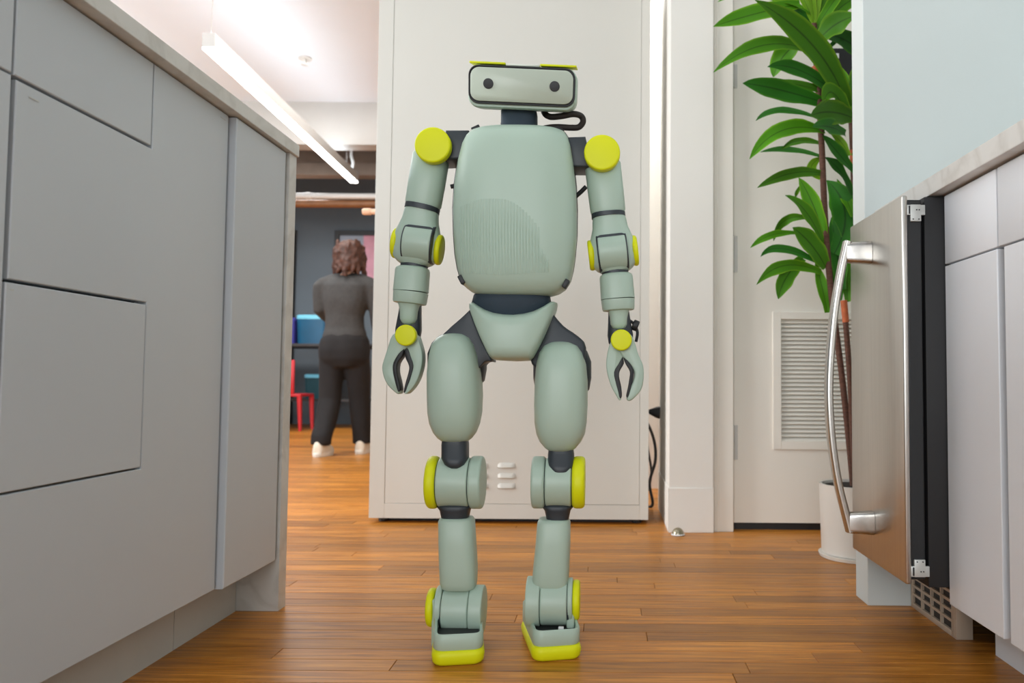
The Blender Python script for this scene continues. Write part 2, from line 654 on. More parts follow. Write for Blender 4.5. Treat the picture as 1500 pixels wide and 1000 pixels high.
fx0, fx1 = P(1130, 560, DY).x, 0.91
gz1, gz0 = P(1142, 468, DY).z, P(1142, 645, DY).z
fz1, fz0 = P(1130, 457, DY).z, P(1130, 657, DY).z
dbm = bmesh.new()
DB = 0.026
box_bm(0.456, gx0, DY - 0.02, DY + 0.012, DB, 2.08, bm=dbm)
box_bm(gx1, 1.26, DY - 0.02, DY + 0.012, DB, 2.08, bm=dbm)
box_bm(gx0, gx1, DY - 0.02, DY + 0.012, DB, gz0, bm=dbm)
box_bm(gx0, gx1, DY - 0.02, DY + 0.012, gz1, 2.08, bm=dbm)
finish('door_panel', dbm, M['door'], door)
box('gap_shade', 0.456, 1.26, DY - 0.005, DY + 0.009, 0.0, DB, M['black'], door)  # black strip stands in for the shade under the door
box('vent_back', gx0, gx1, DY + 0.004, DY + 0.01, gz0, gz1, M['gap'], door)
gf = bmesh.new()
for a in ((fx0, gx0, fz0, fz1), (gx1, fx1, fz0, fz1), (gx0, gx1, gz1, fz1), (gx0, gx1, fz0, gz0)):
    box_bm(a[0], a[1], DY - 0.028, DY - 0.019, a[2], a[3], 0.0015, bm=gf)
vent = finish('vent_frame', gf, M['door'], door, smooth=20)
nsl = 29
sl0 = None
for i in range(nsl):
    z = gz0 + (i + 0.5) * (gz1 - gz0) / nsl
    if sl0 is None:
        b = bmesh.new()
        hh = (gz1 - gz0) / nsl
        pts = [(-0.010, -hh * 0.40), (-0.0085, -hh * 0.52), (0.004, hh * 0.40), (0.0025, hh * 0.50)]
        A = [b.verts.new((gx0 + .001, p[0], p[1])) for p in pts]
        B = [b.verts.new((gx1 - .001, p[0], p[1])) for p in pts]
        for k in range(4):
            b.faces.new((A[k], A[(k + 1) % 4], B[(k + 1) % 4], B[k]))
        b.faces.new(A)
        b.faces.new(list(reversed(B)))
        s = finish('vent_slat', b, M['door'], None, smooth=0)
        sl0 = s
    else:
        s = sl0.copy()
        COL.objects.link(s)
    s.location = (0, DY - 0.012, z)
    attach(s, door) if s.parent is None else None
    s.location = Vector((0, DY - 0.012, z)) - door.location
for py0, py1 in ((98, 132), (347, 400), (622, 672)):
    z1, z0 = P(1070, py0, DY).z, P(1070, py1, DY).z
    hb = bmesh.new()
    limb_bm((0.4535, DY - 0.026, z0), (0.4535, DY - 0.026, z1), [(0, .003, .003, 2), (0.02, .0058, .0058, 2), (.98, .0058, .0058, 2), (1, .003, .003, 2)], bm=hb, N=12)
    box_bm(0.456, 0.470, DY - 0.0225, DY - 0.0195, z0, z1, bm=hb)
    finish('door_hinge', hb, M['hinge'], door)

# ------------------------------------------------------------------ far room: beams, pipes
for i, (ya, yb, za, zb) in enumerate(((6.75, 6.95, 2.52, 2.66), (7.15, 7.3, 2.36, 2.48), (7.75, 7.95, 2.62, 2.8))):
    o = box('trim_%d' % (3 + i), -6, 0.3, ya, yb, za, zb, M['beam'], bev=0.01)
    struct(o, ['nearest dusty ceiling beam beyond the white drop', 'lowest dusty ceiling beam beyond the lamp', 'rearmost dusty ceiling beam by the grey wall'][i])
zp = P(480, 287, 7.0).z
zq = P(480, 297, 7.0).z
wp = thing('ceiling_pipe', 'white pipe crossing above the far grey wall, over a brown one', 'pipe', (-2.5, 7.0, zp))
finish('pipe_run', tube_bm([Vector((-5.8, 7.0, zp)), Vector((0.3, 7.0, zp))], 0.026), M['pipe'], wp)
xq = P(452, 287, 7.0).x
finish('coupling', disc_bm((xq, 7.0, zp), (1, 0, 0), 0.031, 0.05, 0.004), M['pipe'], wp)
bp_ = finish('brown_pipe', tube_bm([Vector((-5.8, 7.04, zq)), Vector((0.3, 7.04, zq))], 0.036), M['brownpipe'])
tag(bp_, 'brown pipe crossing just beneath the white pipe in the far room', 'pipe')
# sprinkler on the ceiling
pz = P(447, 80, 5.33)
sp = thing('ceiling_sprinkler', 'small sprinkler head on the bright white ceiling', 'sprinkler', (pz.x, 5.33, 2.7))
disc('escutcheon', (pz.x, 5.33, 2.694), (0, 0, 1), 0.045, 0.012, 0.004, M['lamp_body'], sp)
tube('nozzle', [(pz.x, 5.33, 2.69), (pz.x, 5.33, 2.655)], 0.012, M['hinge'], sp, smoothpts=False)
disc('deflector', (pz.x, 5.33, 2.653), (0, 0, 1), 0.025, 0.004, 0.001, M['hinge'], sp)

# pendant lamp
ZL = 2.2


def atZ(px, py, Z):
    d = fw + rt * ((px - CX) / F_PX) + up * ((CY - py) / F_PX)
    return EYE + d * ((Z - CAM_H) / d.z)


A, B = atZ(305, 72, ZL), atZ(519, 268, ZL)
lx = (A.x + B.x) / 2
pl = thing('pendant_lamp', 'long slim glowing linear lamp hung below the white ceiling', 'lamp', (lx, (A.y + B.y) / 2, ZL))
hw = 0.032
pdir = Vector((B.x - A.x, B.y - A.y, 0))


def bar_bm(x_half, z0, z1, inset=0.0):
    b = bmesh.new()
    d = pdir.normalized()
    w = Vector((d.y, -d.x, 0))
    a0, b0 = A + d * inset, B - d * inset
    pts = []
    for z in (z0, z1):
        for e, s in ((a0, -1), (a0, 1), (b0, 1), (b0, -1)):
            pts.append(b.verts.new(Vector((e.x, e.y, z)) + w * (s * x_half)))
    for f in ((0, 1, 2, 3), (4, 5, 6, 7), (0, 1, 5, 4), (1, 2, 6, 5), (2, 3, 7, 6), (3, 0, 4, 7)):
        b.faces.new([pts[i] for i in f])
    return b


finish('lamp_housing', bar_bm(hw, ZL + 0.012, ZL + 0.085), M['lamp_body'], pl, smooth=0)
finish('diffuser', bar_bm(hw - 0.002, ZL, ZL + 0.012, 0.002), M['lamp'], pl, smooth=0)
finish('uplight', bar_bm(hw - 0.008, ZL + 0.085, ZL + 0.087, 0.02), M['uplamp'], pl, smooth=0)
dd = pdir.normalized()
c1 = A + dd * 0.03
tube('suspension_wire', [(c1.x, c1.y, ZL + 0.08), (c1.x, c1.y, ZL + 0.2), (c1.x + .01, c1.y, 2.7)], 0.003, M['lamp_body'], pl, N=6)
c2 = B - dd * 0.25
tube('suspension_wire', [(c2.x, c2.y, ZL + 0.08), (c2.x, c2.y, 2.4), (c2.x, c2.y, 2.7)], 0.002, M['lamp_body'], pl, N=6)
c3 = B - dd * 0.12
tube('power_cord', [(c3.x, c3.y, ZL + 0.085), (c3.x + .02, c3.y, ZL + 0.14), (c3.x - 0.0, c3.y, ZL + 0.22), (c3.x + .01, c3.y, ZL + 0.36), (c3.x + .01, c3.y, 2.7)], 0.013, M['pipe'], pl, N=8)

# ------------------------------------------------------------------ island on the left
XF = -0.740
XB = -1.45
isl_w = 0.02


def face_prism(name, yz, x0, x1, m, parent, bev=0.0012):
    """front panel: polygon in (Y,Z) between x0 and x1"""
    bm = bmesh.new()
    vs = [bm.verts.new((x1, a, b)) for a, b in yz]
    f = bm.faces.new(vs)
    r = bmesh.ops.extrude_face_region(bm, geom=[f])
    for v in r['geom']:
        if isinstance(v, bmesh.types.BMVert):
            v.co.x = x0
    bmesh.ops.recalc_face_normals(bm, faces=bm.faces)
    ed = [e for e in bm.edges if all(abs(v.co.x - x1) < 1e-6 for v in e.verts)]
    bmesh.ops.bevel(bm, geom=ed, offset=bev, segments=1, affect='EDGES')
    return finish(name, bm, m, parent, smooth=30)


g = 0.0016
ZT = 1.033


def rect(y0, y1, z0, z1):
    return [(y0 + g, z0 + g), (y1 - g, z0 + g), (y1 - g, z1 - g), (y0 + g, z1 - g)]


# nearest unit (a sliver at the frame edge)
ca = thing('island_cabinet', 'white island cabinet at the left edge of the photograph', 'cabinet', (-1.1, 0.6, 0))
box('carcass', XB, XF - 0.021, 0.20, 0.974, 0.105, 1.028, M['gap'], ca)
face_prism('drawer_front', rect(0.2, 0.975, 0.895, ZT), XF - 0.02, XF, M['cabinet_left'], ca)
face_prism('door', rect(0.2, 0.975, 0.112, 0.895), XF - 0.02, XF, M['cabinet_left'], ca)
box('toe_kick', XB, -0.816, 0.20, 0.974, 0, 0.105, M['toe'], ca)
# middle unit
cb = thing('island_cabinet', 'white island cabinet with two inset drawer fronts in one wide panel', 'cabinet', (-1.1, 1.25, 0))
box('carcass', XB, XF - 0.021, 0.976, 1.539, 0.105, 1.028, M['gap'], cb)
Ya, Yd, Ye = 0.976, 1.280, 1.540
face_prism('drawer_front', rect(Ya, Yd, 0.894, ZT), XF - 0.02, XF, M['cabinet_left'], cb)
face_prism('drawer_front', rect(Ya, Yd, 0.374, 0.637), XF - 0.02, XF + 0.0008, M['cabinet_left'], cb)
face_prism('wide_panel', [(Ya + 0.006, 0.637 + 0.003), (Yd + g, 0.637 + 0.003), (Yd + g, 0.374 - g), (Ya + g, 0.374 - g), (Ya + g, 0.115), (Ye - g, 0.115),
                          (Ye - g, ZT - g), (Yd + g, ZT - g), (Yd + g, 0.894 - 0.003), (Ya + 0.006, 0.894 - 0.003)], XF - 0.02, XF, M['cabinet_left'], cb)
box('toe_kick', XB, -0.816, 0.976, 1.539, 0, 0.105, M['toe'], cb)
for yy_, zz_, l_ in ((1.003, 0.876, 0.018), (1.505, 1.018, 0.02), (0.985, 0.626, 0.006)):
    box('scuff_mark', XF + 0.0008, XF + 0.0012, yy_, yy_ + l_, zz_, zz_ + 0.0015, M['hinge'], cb)
# far unit, proud of the others
cc = thing('island_cabinet', 'white island cabinet with a narrow full height door by the marble end', 'cabinet', (-1.1, 1.66, 0))
box('carcass', XB, XF - 0.021, 1.541, 1.796, 0.105, 1.028, M['gap'], cc)
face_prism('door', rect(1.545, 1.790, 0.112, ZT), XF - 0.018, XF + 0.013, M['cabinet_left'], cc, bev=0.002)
box('toe_kick', XB, -0.816, 1.541, 1.796, 0, 0.105, M['toe'], cc)
# counter with waterfall end
ct = thing('island_countertop', 'pale marble countertop with a waterfall end reaching the floor', 'countertop', (-1.1, 1.8, 0))
box('slab', XB - 0.05, -0.716, 0.20, 1.838, 1.034, 1.062, M['marble'], ct, bev=0.0015)
box('waterfall_panel', XB - 0.05, -0.722, 1.798, 1.838, 0.0, 1.034, M['marble'], ct, bev=0.001)

# ------------------------------------------------------------------ right: cabinets, counter, fridge
XR = 0.665
TK = 0.752


def right_cab(y0, y1, label, splits):
    t = thing('base_cabinet', label, 'cabinet', (0.95, (y0 + y1) / 2, 0))
    box('carcass', XR + 0.022, 1.28, y0 + 0.001, y1 - 0.001, 0.095, 0.885, M['gap'], t)
    box('toe_kick', TK, 1.28, y0 + 0.001, y1 - 0.001, 0, 0.095, M['cabinet_right'], t)
    b = bmesh.new()
    box_bm(XR, XR + 0.021, y0 + g, y1 - g, 0.748 + g, 0.884, 0.0015, bm=b)
    finish('drawer_front', b, M['cabinet_right'], t, smooth=30)
    for (a, c) in splits:
        box('door', XR, XR + 0.021, a + 0.0012, c - 0.0012, 0.095, 0.748 - g, M['cabinet_right'], t, bev=0.002)
    return t


right_cab(1.338, 1.547, 'white base cabinet directly beside the steel fridge', [(1.338, 1.547)])
right_cab(0.86, 1.337, 'white base cabinet at the right edge of the photograph', [(0.86, 1.318)])
rc = box('countertop', 0.640, 1.29, 0.6, 1.872, 0.888, 0.925, M['marble'], bev=0.002)
tag(rc, 'pale stone countertop over the right cabinets and the fridge', 'countertop')

fr = thing('undercounter_fridge', 'undercounter fridge with stainless steel door and bowed handle', 'fridge', (0.9, 1.7, 0))
XD = 0.580
fb = bmesh.new()
box_bm(0.628, 1.25, 1.551, 1.872, 0.125, 0.884, 0.002, bm=fb)
finish('body', fb, M['blackgasket'], fr)
fd = box('door', XD, XD + 0.012, 1.541, 1.868, 0.133, 0.885, M['steel'], fr, bev=0.004, seg=3)
box('door_liner', XD + 0.0122, 0.622, 1.549, 1.866, 0.14, 0.878, M['black'], fd, bev=0.003)
for z0, z1, flip in ((0.833, 0.868, 1), (0.144, 0.182, -1)):
    b = bmesh.new()
    zc = (z0 + z1) / 2
    box_bm(0.591, 0.627, 1.543, 1.5485, zc - 0.010 + flip * 0.006, zc + 0.010 + flip * 0.006, 0.001, bm=b)
    box_bm(0.598, 0.619, 1.5426, 1.5485, zc - 0.0165 - flip * 0.0, zc + 0.0165, 0.001, bm=b)
    hbk = finish('hinge_bracket', b, M['bracket'], fd, smooth=30)
    for xx, zz in ((0.610, flip * 0.006), (0.615, flip * 0.006), (0.603, -flip * 0.0125), (0.614, -flip * 0.0125)):
        disc('screw', (xx, 1.5424, zc + zz), (0, 1, 0), 0.0013, 0.002, 0.0004, M['black'], fd, N=10)
    box('slot', 0.5945, 0.5975, 1.5425, 1.545, zc + flip * 0.006 - 0.008, zc + flip * 0.006 + 0.008, M['black'], fd)
# handle
HY = 1.725
hp = [P(a, b, HY) for a, b in ((1241, 354), (1231, 400), (1222, 455), (1216, 520), (1214, 580), (1218, 645), (1227, 705), (1238, 750), (1245, 778))]
hd_ = finish('handle', tube_bm(catmull(hp, 5), 0.01, N=20, flat=(0.008, 0.013)), M['chrome'], fr)
for py in (370, 765):
    q = P(1241, py, HY)
    zc = q.z
    b = bmesh.new()
    x0 = q.x - (0.004 if py < 500 else -0.002)
    for s in ((x0, 0.026, 0.013), (XD + 0.001, 0.030, 0.013)):
        pass
    limb_bm((x0, HY, zc), (XD - 0.0005, HY, zc), [(0, 0.020, 0.013, 5), (0.03, 0.022, 0.0135, 5), (1, 0.025, 0.0145, 5)], bm=b, N=28, xaxis=(0, 0, 1))
    finish('handle_mount', b, M['chrome'], hd_)
# toe grille
gr = box('toe_grille', 0.722, 0.742, 1.64, 1.872, 0.004, 0.122, M['black'], fr)
GX = 0.716
b = bmesh.new()
for a in ((1.640, 1.658, 0.0, 0.118), (1.862, 1.872, 0.0, 0.118), (1.658, 1.862, 0.0, 0.012), (1.658, 1.862, 0.108, 0.118)):
    box_bm(GX, GX + 0.01, a[0], a[1], a[2], a[3], 0.001, bm=b)
box_bm(GX, 0.75, 1.634, 1.6395, 0, 0.118, 0.001, bm=b)
finish('grille_frame', b, M['grille'], gr, smooth=30)
for k in range(1, 5):
    z = 0.012 + k * 0.0192
    box('grille_slat', GX + 0.001, GX + 0.009, 1.658, 1.862, z - 0.003, z + 0.003, M['grille'], gr)
for k in range(1, 4):
    yk = 1.658 + k * 0.051
    box('grille_bar', GX, GX + 0.01, yk - 0.0025, yk + 0.0025, 0.012, 0.108, M['grille'], gr)
box('drain_clip', 0.735, 0.742, 1.631, 1.6335, 0.055, 0.085, M['bracket'], gr)

# ------------------------------------------------------------------ tall metal cabinet in the centre
LY = 2.885
LX0, LX1 = -0.842, 0.163
lk = thing('storage_locker', 'tall grey white metal storage cabinet standing behind the robot', 'cabinet', ((LX0 + LX1) / 2, 3.05, 0))
box('body', LX0, LX1, LY + 0.012, LY + 0.36, 0.018, 2.05, M['locker'], lk, bev=0.003)
z0d = P(740, 738, LY).z
x0d, x1d = P(570, 400, LY).x, P(938, 400, LY).x
fbm = bmesh.new()
for a in ((LX0, x0d - .0008, 0.018, 2.05), (x1d + .0008, LX1, 0.018, 2.05), (x0d - .0008, x1d + .0008, 0.018, z0d - .0008)):
    box_bm(a[0], a[1], LY, LY + 0.013, a[2], a[3], 0.001, bm=fbm)
finish('front_frame', fbm, M['locker'], lk, smooth=20)
ld = box('door', x0d, x1d, LY + 0.0008, LY + 0.0125, z0d, 2.04, M['locker'], lk, bev=0.0012)
vb = None
for col_ in (702, 742, 1):
    if col_ == 1:
        continue
    for py in (681, 696, 711):
        c = P(col_, py, LY)
        b = bmesh.new()
        rings = []
        hwv = 0.033
        for i in range(9):
            x = -hwv + 2 * hwv * i / 8
            k = math.sqrt(max(0, 1 - (abs(x) / hwv) ** 4))
            rings.append([Vector((c.x + x, LY + 0.0018, c.z - 0.010)), Vector((c.x + x, LY + 0.0015 - 0.0095 * k, c.z - 0.008)), Vector((c.x + x, LY + 0.0015 - 0.006 * k, c.z + 0.003)), Vector((c.x + x, LY + 0.0018, c.z + 0.009))])
        rings_bm(rings, b)
        finish('vent_louvre', b, M['locker'], ld, smooth=35)
for fx in (LX0 + 0.04, LX1 - 0.04):
    for fy in (LY + 0.05, LY + 0.32):
        disc('foot', (fx, fy, 0.009), (0, 0, 1), 0.018, 0.018, 0.002, M['black'], lk, N=16)
box('base_shade', LX0 + 0.02, LX1 - 0.02, LY + 0.06, LY + 0.34, 0.0, 0.018, M['black'], lk)  # black block stands in for the shadow beneath the locker

# small things around the door wall
q = P(993, 779, 2.70)
ds = thing('door_stop', 'small domed metal door stop on the floor by the column', 'door stop', (q.x, 2.70, 0))
prof = [(0.021, 0.0), (0.021, 0.004), (0.019, 0.012), (0.014, 0.020), (0.007, 0.0245), (0.001, 0.0255)]
finish('dome', rings_bm([[Vector((q.x + r * math.cos(2 * PI * i / 20), 2.70 + r * math.sin(2 * PI * i / 20), z)) for i in range(20)] for r, z in prof]), M['brass'], ds)
finish('rubber_ring', rings_bm([[Vector((q.x + r * math.cos(2 * PI * i / 20), 2.70 + r * math.sin(2 * PI * i / 20), z)) for i in range(20)] for r, z in ((0.0215, .0005), (0.0235, .002), (0.0235, .004), (0.0215, .006))]), M['white'], ds)
# black sign on the door
s0, s1 = P(1206, 112, DY - 0.024), P(1300, 72, DY - 0.024)
sg = thing('door_plate', 'black plate with a small white mark on the door behind the leaves', 'sign', ((s0.x + s1.x) / 2, DY - 0.022, s0.z))
box('plate', s0.x, s1.x, DY - 0.029, DY - 0.0205, s0.z, s1.z, M['black'], sg, bev=0.001)
m0, m1 = P(1217, 85, DY - 0.03), P(1229, 78, DY - 0.03)
box('white_mark', m0.x, m1.x, DY - 0.0297, DY - 0.0289, m0.z, m1.z, M['white'], sg)
# cables and plug behind the locker
q = P(962, 604, 3.2)
pg = thing('power_plug', 'black power plug on the side of the white column', 'plug', (0.22, 3.15, q.z))
b = bmesh.new()
limb_bm((0.2255, 3.2, q.z), (0.174, 3.2, q.z + 0.004), [(0, .026, .016, 3), (.3, .022, .014, 3), (.8, .010, .010, 3), (1, .006, .006, 2)], bm=b, N=16)
finish('plug_body', b, M['black'], pg)
tube('cord', [(0.178, 3.2, q.z), (0.172, 3.25, q.z - 0.03), (0.175, 3.29, q.z - 0.1), (0.178, 3.29, 0.3), (0.178, 3.3, 0.01)], 0.004, M['black'], pg, N=8)
cb1 = tube('cable', [(0.14, 3.32, 0.42), (0.20, 3.30, 0.30), (0.215, 3.29, 0.2), (0.19, 3.28, 0.1), (0.20, 3.27, 0.008), (0.13, 3.3, 0.008)], 0.006, M['black'], N=8)
tag(cb1, 'dark looped cable hanging in the gap behind the tall cabinet', 'cable')
cb2 = tube('cable', [(0.13, 3.36, 0.40), (0.178, 3.35, 0.34), (0.185, 3.345, 0.24), (0.20, 3.34, 0.12), (0.16, 3.36, 0.008), (0.10, 3.36, 0.008)], 0.005, M['cable'], N=8)
tag(cb2, 'brown cable hanging behind the dark cable near the floor', 'cable')
# peg to the left of the locker
q0 = P(529, 308, 3.87)
pgg = thing('wooden_peg', 'pale rounded peg jutting out left of the tall cabinet', 'peg', (-0.62, 3.90, q0.z))
tube('peg_rod', [(-0.622, 3.90, q0.z), (q0.x + 0.01, 3.90, q0.z), (q0.x, 3.90, q0.z)], [0.014] * 2 + [0.009], M['peg'], pgg, smoothpts=False, N=14)
disc('peg_knob', (q0.x + 0.02, 3.90, q0.z), (1, 0, 0), 0.017, 0.045, 0.008, M['peg'], pgg, N=20)

# ------------------------------------------------------------------ plant
PX, PY_ = 0.762, 2.395
pt = thing('potted_dracaena', 'tall dracaena with brown canes and strappy green leaves in white pot', 'plant', (PX, PY_, 0))
zt = P(1225, 714, 2.30).z
RP = 0.113
profp = [(RP * 0.9, 0.012), (RP * 0.93, 0.013), (RP * 0.95, 0.022), (RP, zt - 0.006), (RP + .001, zt), (RP - .008, zt), (RP - .009, zt - 0.018), (0.001, zt - 0.018)]


def lathe(c, prof, N=40):
    return rings_bm([[Vector((c[0] + r * math.cos(2 * PI * i / N), c[1] + r * math.sin(2 * PI * i / N), z)) for i in range(N)] for r, z in prof])


finish('pot', lathe((PX, PY_), profp), M['pot'], pt)
finish('saucer', lathe((PX, PY_), [(RP * .8, 0.0005), (RP * 1.0, 0.001), (RP * 1.03, 0.011), (RP * 0.9, 0.0118)]), M['pot'], pt)
finish('soil', lathe((PX, PY_), [(RP - .0095, zt - 0.017), (RP - 0.012, zt - 0.008), (0.03, zt - 0.004), (0.001, zt - 0.003)]), M['soil'], pt)
SY = 2.38
canes = [([(1250, 716), (1243, 640), (1232, 540), (1220, 450), (1212, 370), (1207, 290), (1204, 220), (1200, 150), (1196, 95), (1192, 35)], 0.0095, SY),
         ([(1262, 716), (1258, 560), (1255, 420), (1253, 320), (1251, 240), (1249, 190), (1246, 150)], 0.0115, SY + 0.03),
         ([(1254, 716), (1249, 640), (1246, 570), (1241, 500), (1236, 440)], 0.0085, SY - 0.03)]
for cp, r, Y in canes:
    pts = [P(a, b, Y) for a, b in cp]
    cn = finish('cane', tube_bm(catmull(pts, 5), r, N=12), M['stem'], pt)
for a, b, c, d, r, Y in ((1196, 122, 1194, 98, 0.0115, SY), (1252, 245, 1251, 220, 0.0135, SY + .03), (1239, 472, 1236, 440, 0.010, SY - .03)):
    finish('cane_tip', tube_bm([P(a, b, Y), P((a + c) / 2, (b + d) / 2, Y), P(c, d, Y)], r, N=12), M['stem_tip'], pt)


def leaf(base, mid, tip, w, m='leaf', dy=None, tilt=None):
    """strappy leaf: base, middle, tip in the photo; w = broadest apparent width in px"""
    dy = random.uniform(-0.12, 0.06) if dy is None else dy
    tilt = random.uniform(-0.5, 0.5) if tilt is None else tilt
    wv = random.uniform(0.1, 0.3)
    n = 12
    pts = []
    for i in range(n + 1):
        t = i / n
        x = (1 - t) ** 2 * base[0] + 2 * t * (1 - t) * (2 * mid[0] - (base[0] + tip[0]) / 2) + t * t * tip[0]
        yv = (1 - t) ** 2 * base[1] + 2 * t * (1 - t) * (2 * mid[1] - (base[1] + tip[1]) / 2) + t * t * tip[1]
        pts.append(P(x, yv, SY + dy * t))
    k = SY / F_PX
    bm = bmesh.new()
    uv = bm.loops.layers.uv.new('UVMap')
    grid = []
    for i, p in enumerate(pts):
        t = i / n
        tg = (pts[min(i + 1, n)] - pts[max(i - 1, 0)]).normalized()
        wd = tg.cross(Vector((0, 1, 0))).normalized()
        wd = (wd + Vector((0, tilt, 0))).normalized()
        nr = tg.cross(wd).normalized()
        s = max(0.03, (0.30 + 0.70 * math.sin(PI * min(1, (t * 0.86 + 0.1)) ** 1.15)) * (1 if t < 0.6 else math.sqrt(max(0, 1 - ((t - 0.6) / 0.4) ** 2)) * 0.97 + 0.03))
        hw_ = w * 1.12 * k * 0.5 * s
        wav = wv * hw_ * math.sin(t * 9 + base[0])
        row = []
        for j in range(5):
            a = (j - 2) / 2 * (1 + 0.10 * math.sin(t * 17 + j * 2.1 + base[1]) * (1 - t))
            row.append(bm.verts.new(p + wd * (hw_ * a) + nr * (abs(a) * hw_ * 0.28 + wav * a)))
        grid.append(row)
    for i in range(n):
        for j in range(4):
            f = bm.faces.new((grid[i][j], grid[i][j + 1], grid[i + 1][j + 1], grid[i + 1][j]))
            for lp, uu in zip(f.loops, ((j / 4, i / n), ((j + 1) / 4, i / n), ((j + 1) / 4, (i + 1) / n), (j / 4, (i + 1) / n))):
                lp[uv].uv = uu
    return finish('leaf', bm, M[m], pt, smooth=80)


LEAVES = [
    ((1188, 20), (1115, -8), (1051, 3), 17, 'leaf', -.05), ((1172, 6), (1108, 20), (1045, 39), 25, 'leaf', -.12),
    ((1194, 78), (1120, 66), (1045, 106), 21, 'leaf', -.08), ((1242, 158), (1192, 68), (1106, 0), 33, 'leaf', -.2),
    ((1190, 42), (1160, 8), (1098, -8), 16, 'leaf_dark', .05), ((1192, 35), (1178, 0), (1162, -28), 11, 'leaf_light', 0),
    ((1193, 35), (1188, -5), (1182, -45), 12, 'leaf_light', -.04), ((1194, 35), (1197, -10), (1199, -50), 13, 'leaf_light', .02),
    ((1195, 38), (1206, 0), (1216, -40), 13, 'leaf', .03), ((1196, 40), (1217, 8), (1240, -25), 15, 'leaf', -.03),
    ((1197, 62), (1224, 36), (1258, 22), 30, 'leaf', -.07), ((1200, 52), (1228, 14), (1262, -6), 22, 'leaf', .04),
    ((1212, 74), (1228, 58), (1256, 46), 7, 'leaf_dark', .08), ((1176, 58), (1148, 82), (1133, 113), 28, 'leaf', .06),
    ((1150, 34), (1160, 24), (1172, 20), 22, 'leaf', .1),
    ((1236, 146), (1174, 104), (1124, 98), 19, 'leaf_dark', -.06), ((1206, 150), (1140, 131), (1088, 122), 26, 'leaf_dark', -.1),
    ((1208, 136), (1165, 124), (1100, 121), 12, 'leaf', -.04), ((1248, 172), (1215, 164), (1187, 170), 33, 'leaf', -.1),
    ((1242, 172), (1220, 136), (1206, 152), 26, 'leaf', -.08), ((1244, 168), (1236, 120), (1222, 92), 14, 'leaf', .02),
    ((1190, 170), (1140, 162), (1107, 177), 10, 'leaf_dark', .03), ((1186, 184), (1155, 180), (1127, 188), 6, 'leaf_dark', .08),
    ((1208, 192), (1146, 191), (1098, 233), 22, 'leaf', -.1), ((1202, 210), (1170, 206), (1144, 219), 9, 'leaf', .02),
    ((1206, 230), (1155, 219), (1113, 223), 8, 'leaf_dark', .05), ((1251, 252), (1226, 222), (1205, 198), 17, 'leaf_dark', -.05),
    ((1244, 228), (1232, 208), (1214, 192), 10, 'leaf_light', .03), ((1249, 286), (1230, 250), (1207, 230), 16, 'leaf_dark', .02),
    ((1238, 196), (1215, 186), (1190, 186), 22, 'leaf_dark', -.12),
    ((1206, 254), (1158, 254), (1109, 275), 15, 'leaf', -.05), ((1202, 262), (1188, 246), (1204, 230), 15, 'leaf_light', .03),
    ((1208, 350), (1192, 302), (1170, 260), 22, 'leaf', -.03), ((1207, 362), (1182, 312), (1150, 286), 19, 'leaf', -.08),
    ((1178, 268), (1168, 280), (1166, 291), 5, 'leaf', .05),
    ((1222, 372), (1238, 312), (1211, 264), 38, 'leaf_dark', .05), ((1180, 318), (1148, 324), (1133, 353), 13, 'leaf', .04),
    ((1164, 341), (1128, 345), (1099, 363), 10, 'leaf', -.05), ((1210, 392), (1188, 358), (1161, 333), 28, 'leaf', -.06),
    ((1202, 386), (1146, 364), (1114, 376), 11, 'leaf_dark', -.02), ((1202, 398), (1148, 389), (1108, 417), 17, 'leaf', -.1),
    ((1176, 378), (1152, 406), (1140, 438), 22, 'leaf', -.06), ((1212, 458), (1205, 424), (1194, 382), 16, 'leaf', .02),
    ((1234, 424), (1226, 370), (1218, 318), 22, 'leaf_dark', .02), ((1242, 442), (1240, 390), (1240, 336), 16, 'leaf', .06),
    ((1228, 440), (1222, 395), (1212, 350), 20, 'leaf_dark', .08), ((1250, 318), (1240, 292), (1226, 262), 14, 'leaf', .06),
    ((1246, 140), (1262, 100), (1290, 80), 24, 'leaf', .04), ((1250, 160), (1275, 150), (1310, 180), 24, 'leaf', .1),
    ((1196, 48), (1240, 60), (1290, 100), 24, 'leaf_dark', .1), ((1250, 230), (1280, 225), (1320, 260), 20, 'leaf', .08),
]
for l in LEAVES:
    leaf(*l)

# ------------------------------------------------------------------ far room furniture
TY = 8.1
qt = P(450, 503, TY)
tbx0, tbx1 = P(405, 500, TY).x, P(500, 500, TY).x
tb_ = thing('work_table', 'dark work table by the grey wall carrying the blue bin', 'table', ((tbx0 + tbx1) / 2, TY + .3, 0))
box('tabletop', tbx0 - 0.5, tbx1 + 0.3, TY, TY + 0.7, qt.z - 0.03, qt.z, M['table'], tb_, bev=0.004)
for lx_ in (tbx0 - 0.45, tbx1 + 0.25):
    for ly_ in (TY + 0.04, TY + 0.64):
        box('leg', lx_ - 0.025, lx_ + 0.025, ly_ - 0.025, ly_ + 0.025, 0, qt.z - 0.03, M['table'], tb_)
box('shelf', tbx0 - 0.42, tbx1 + 0.22, TY + 0.06, TY + 0.62, 0.28, 0.3, M['table'], tb_)


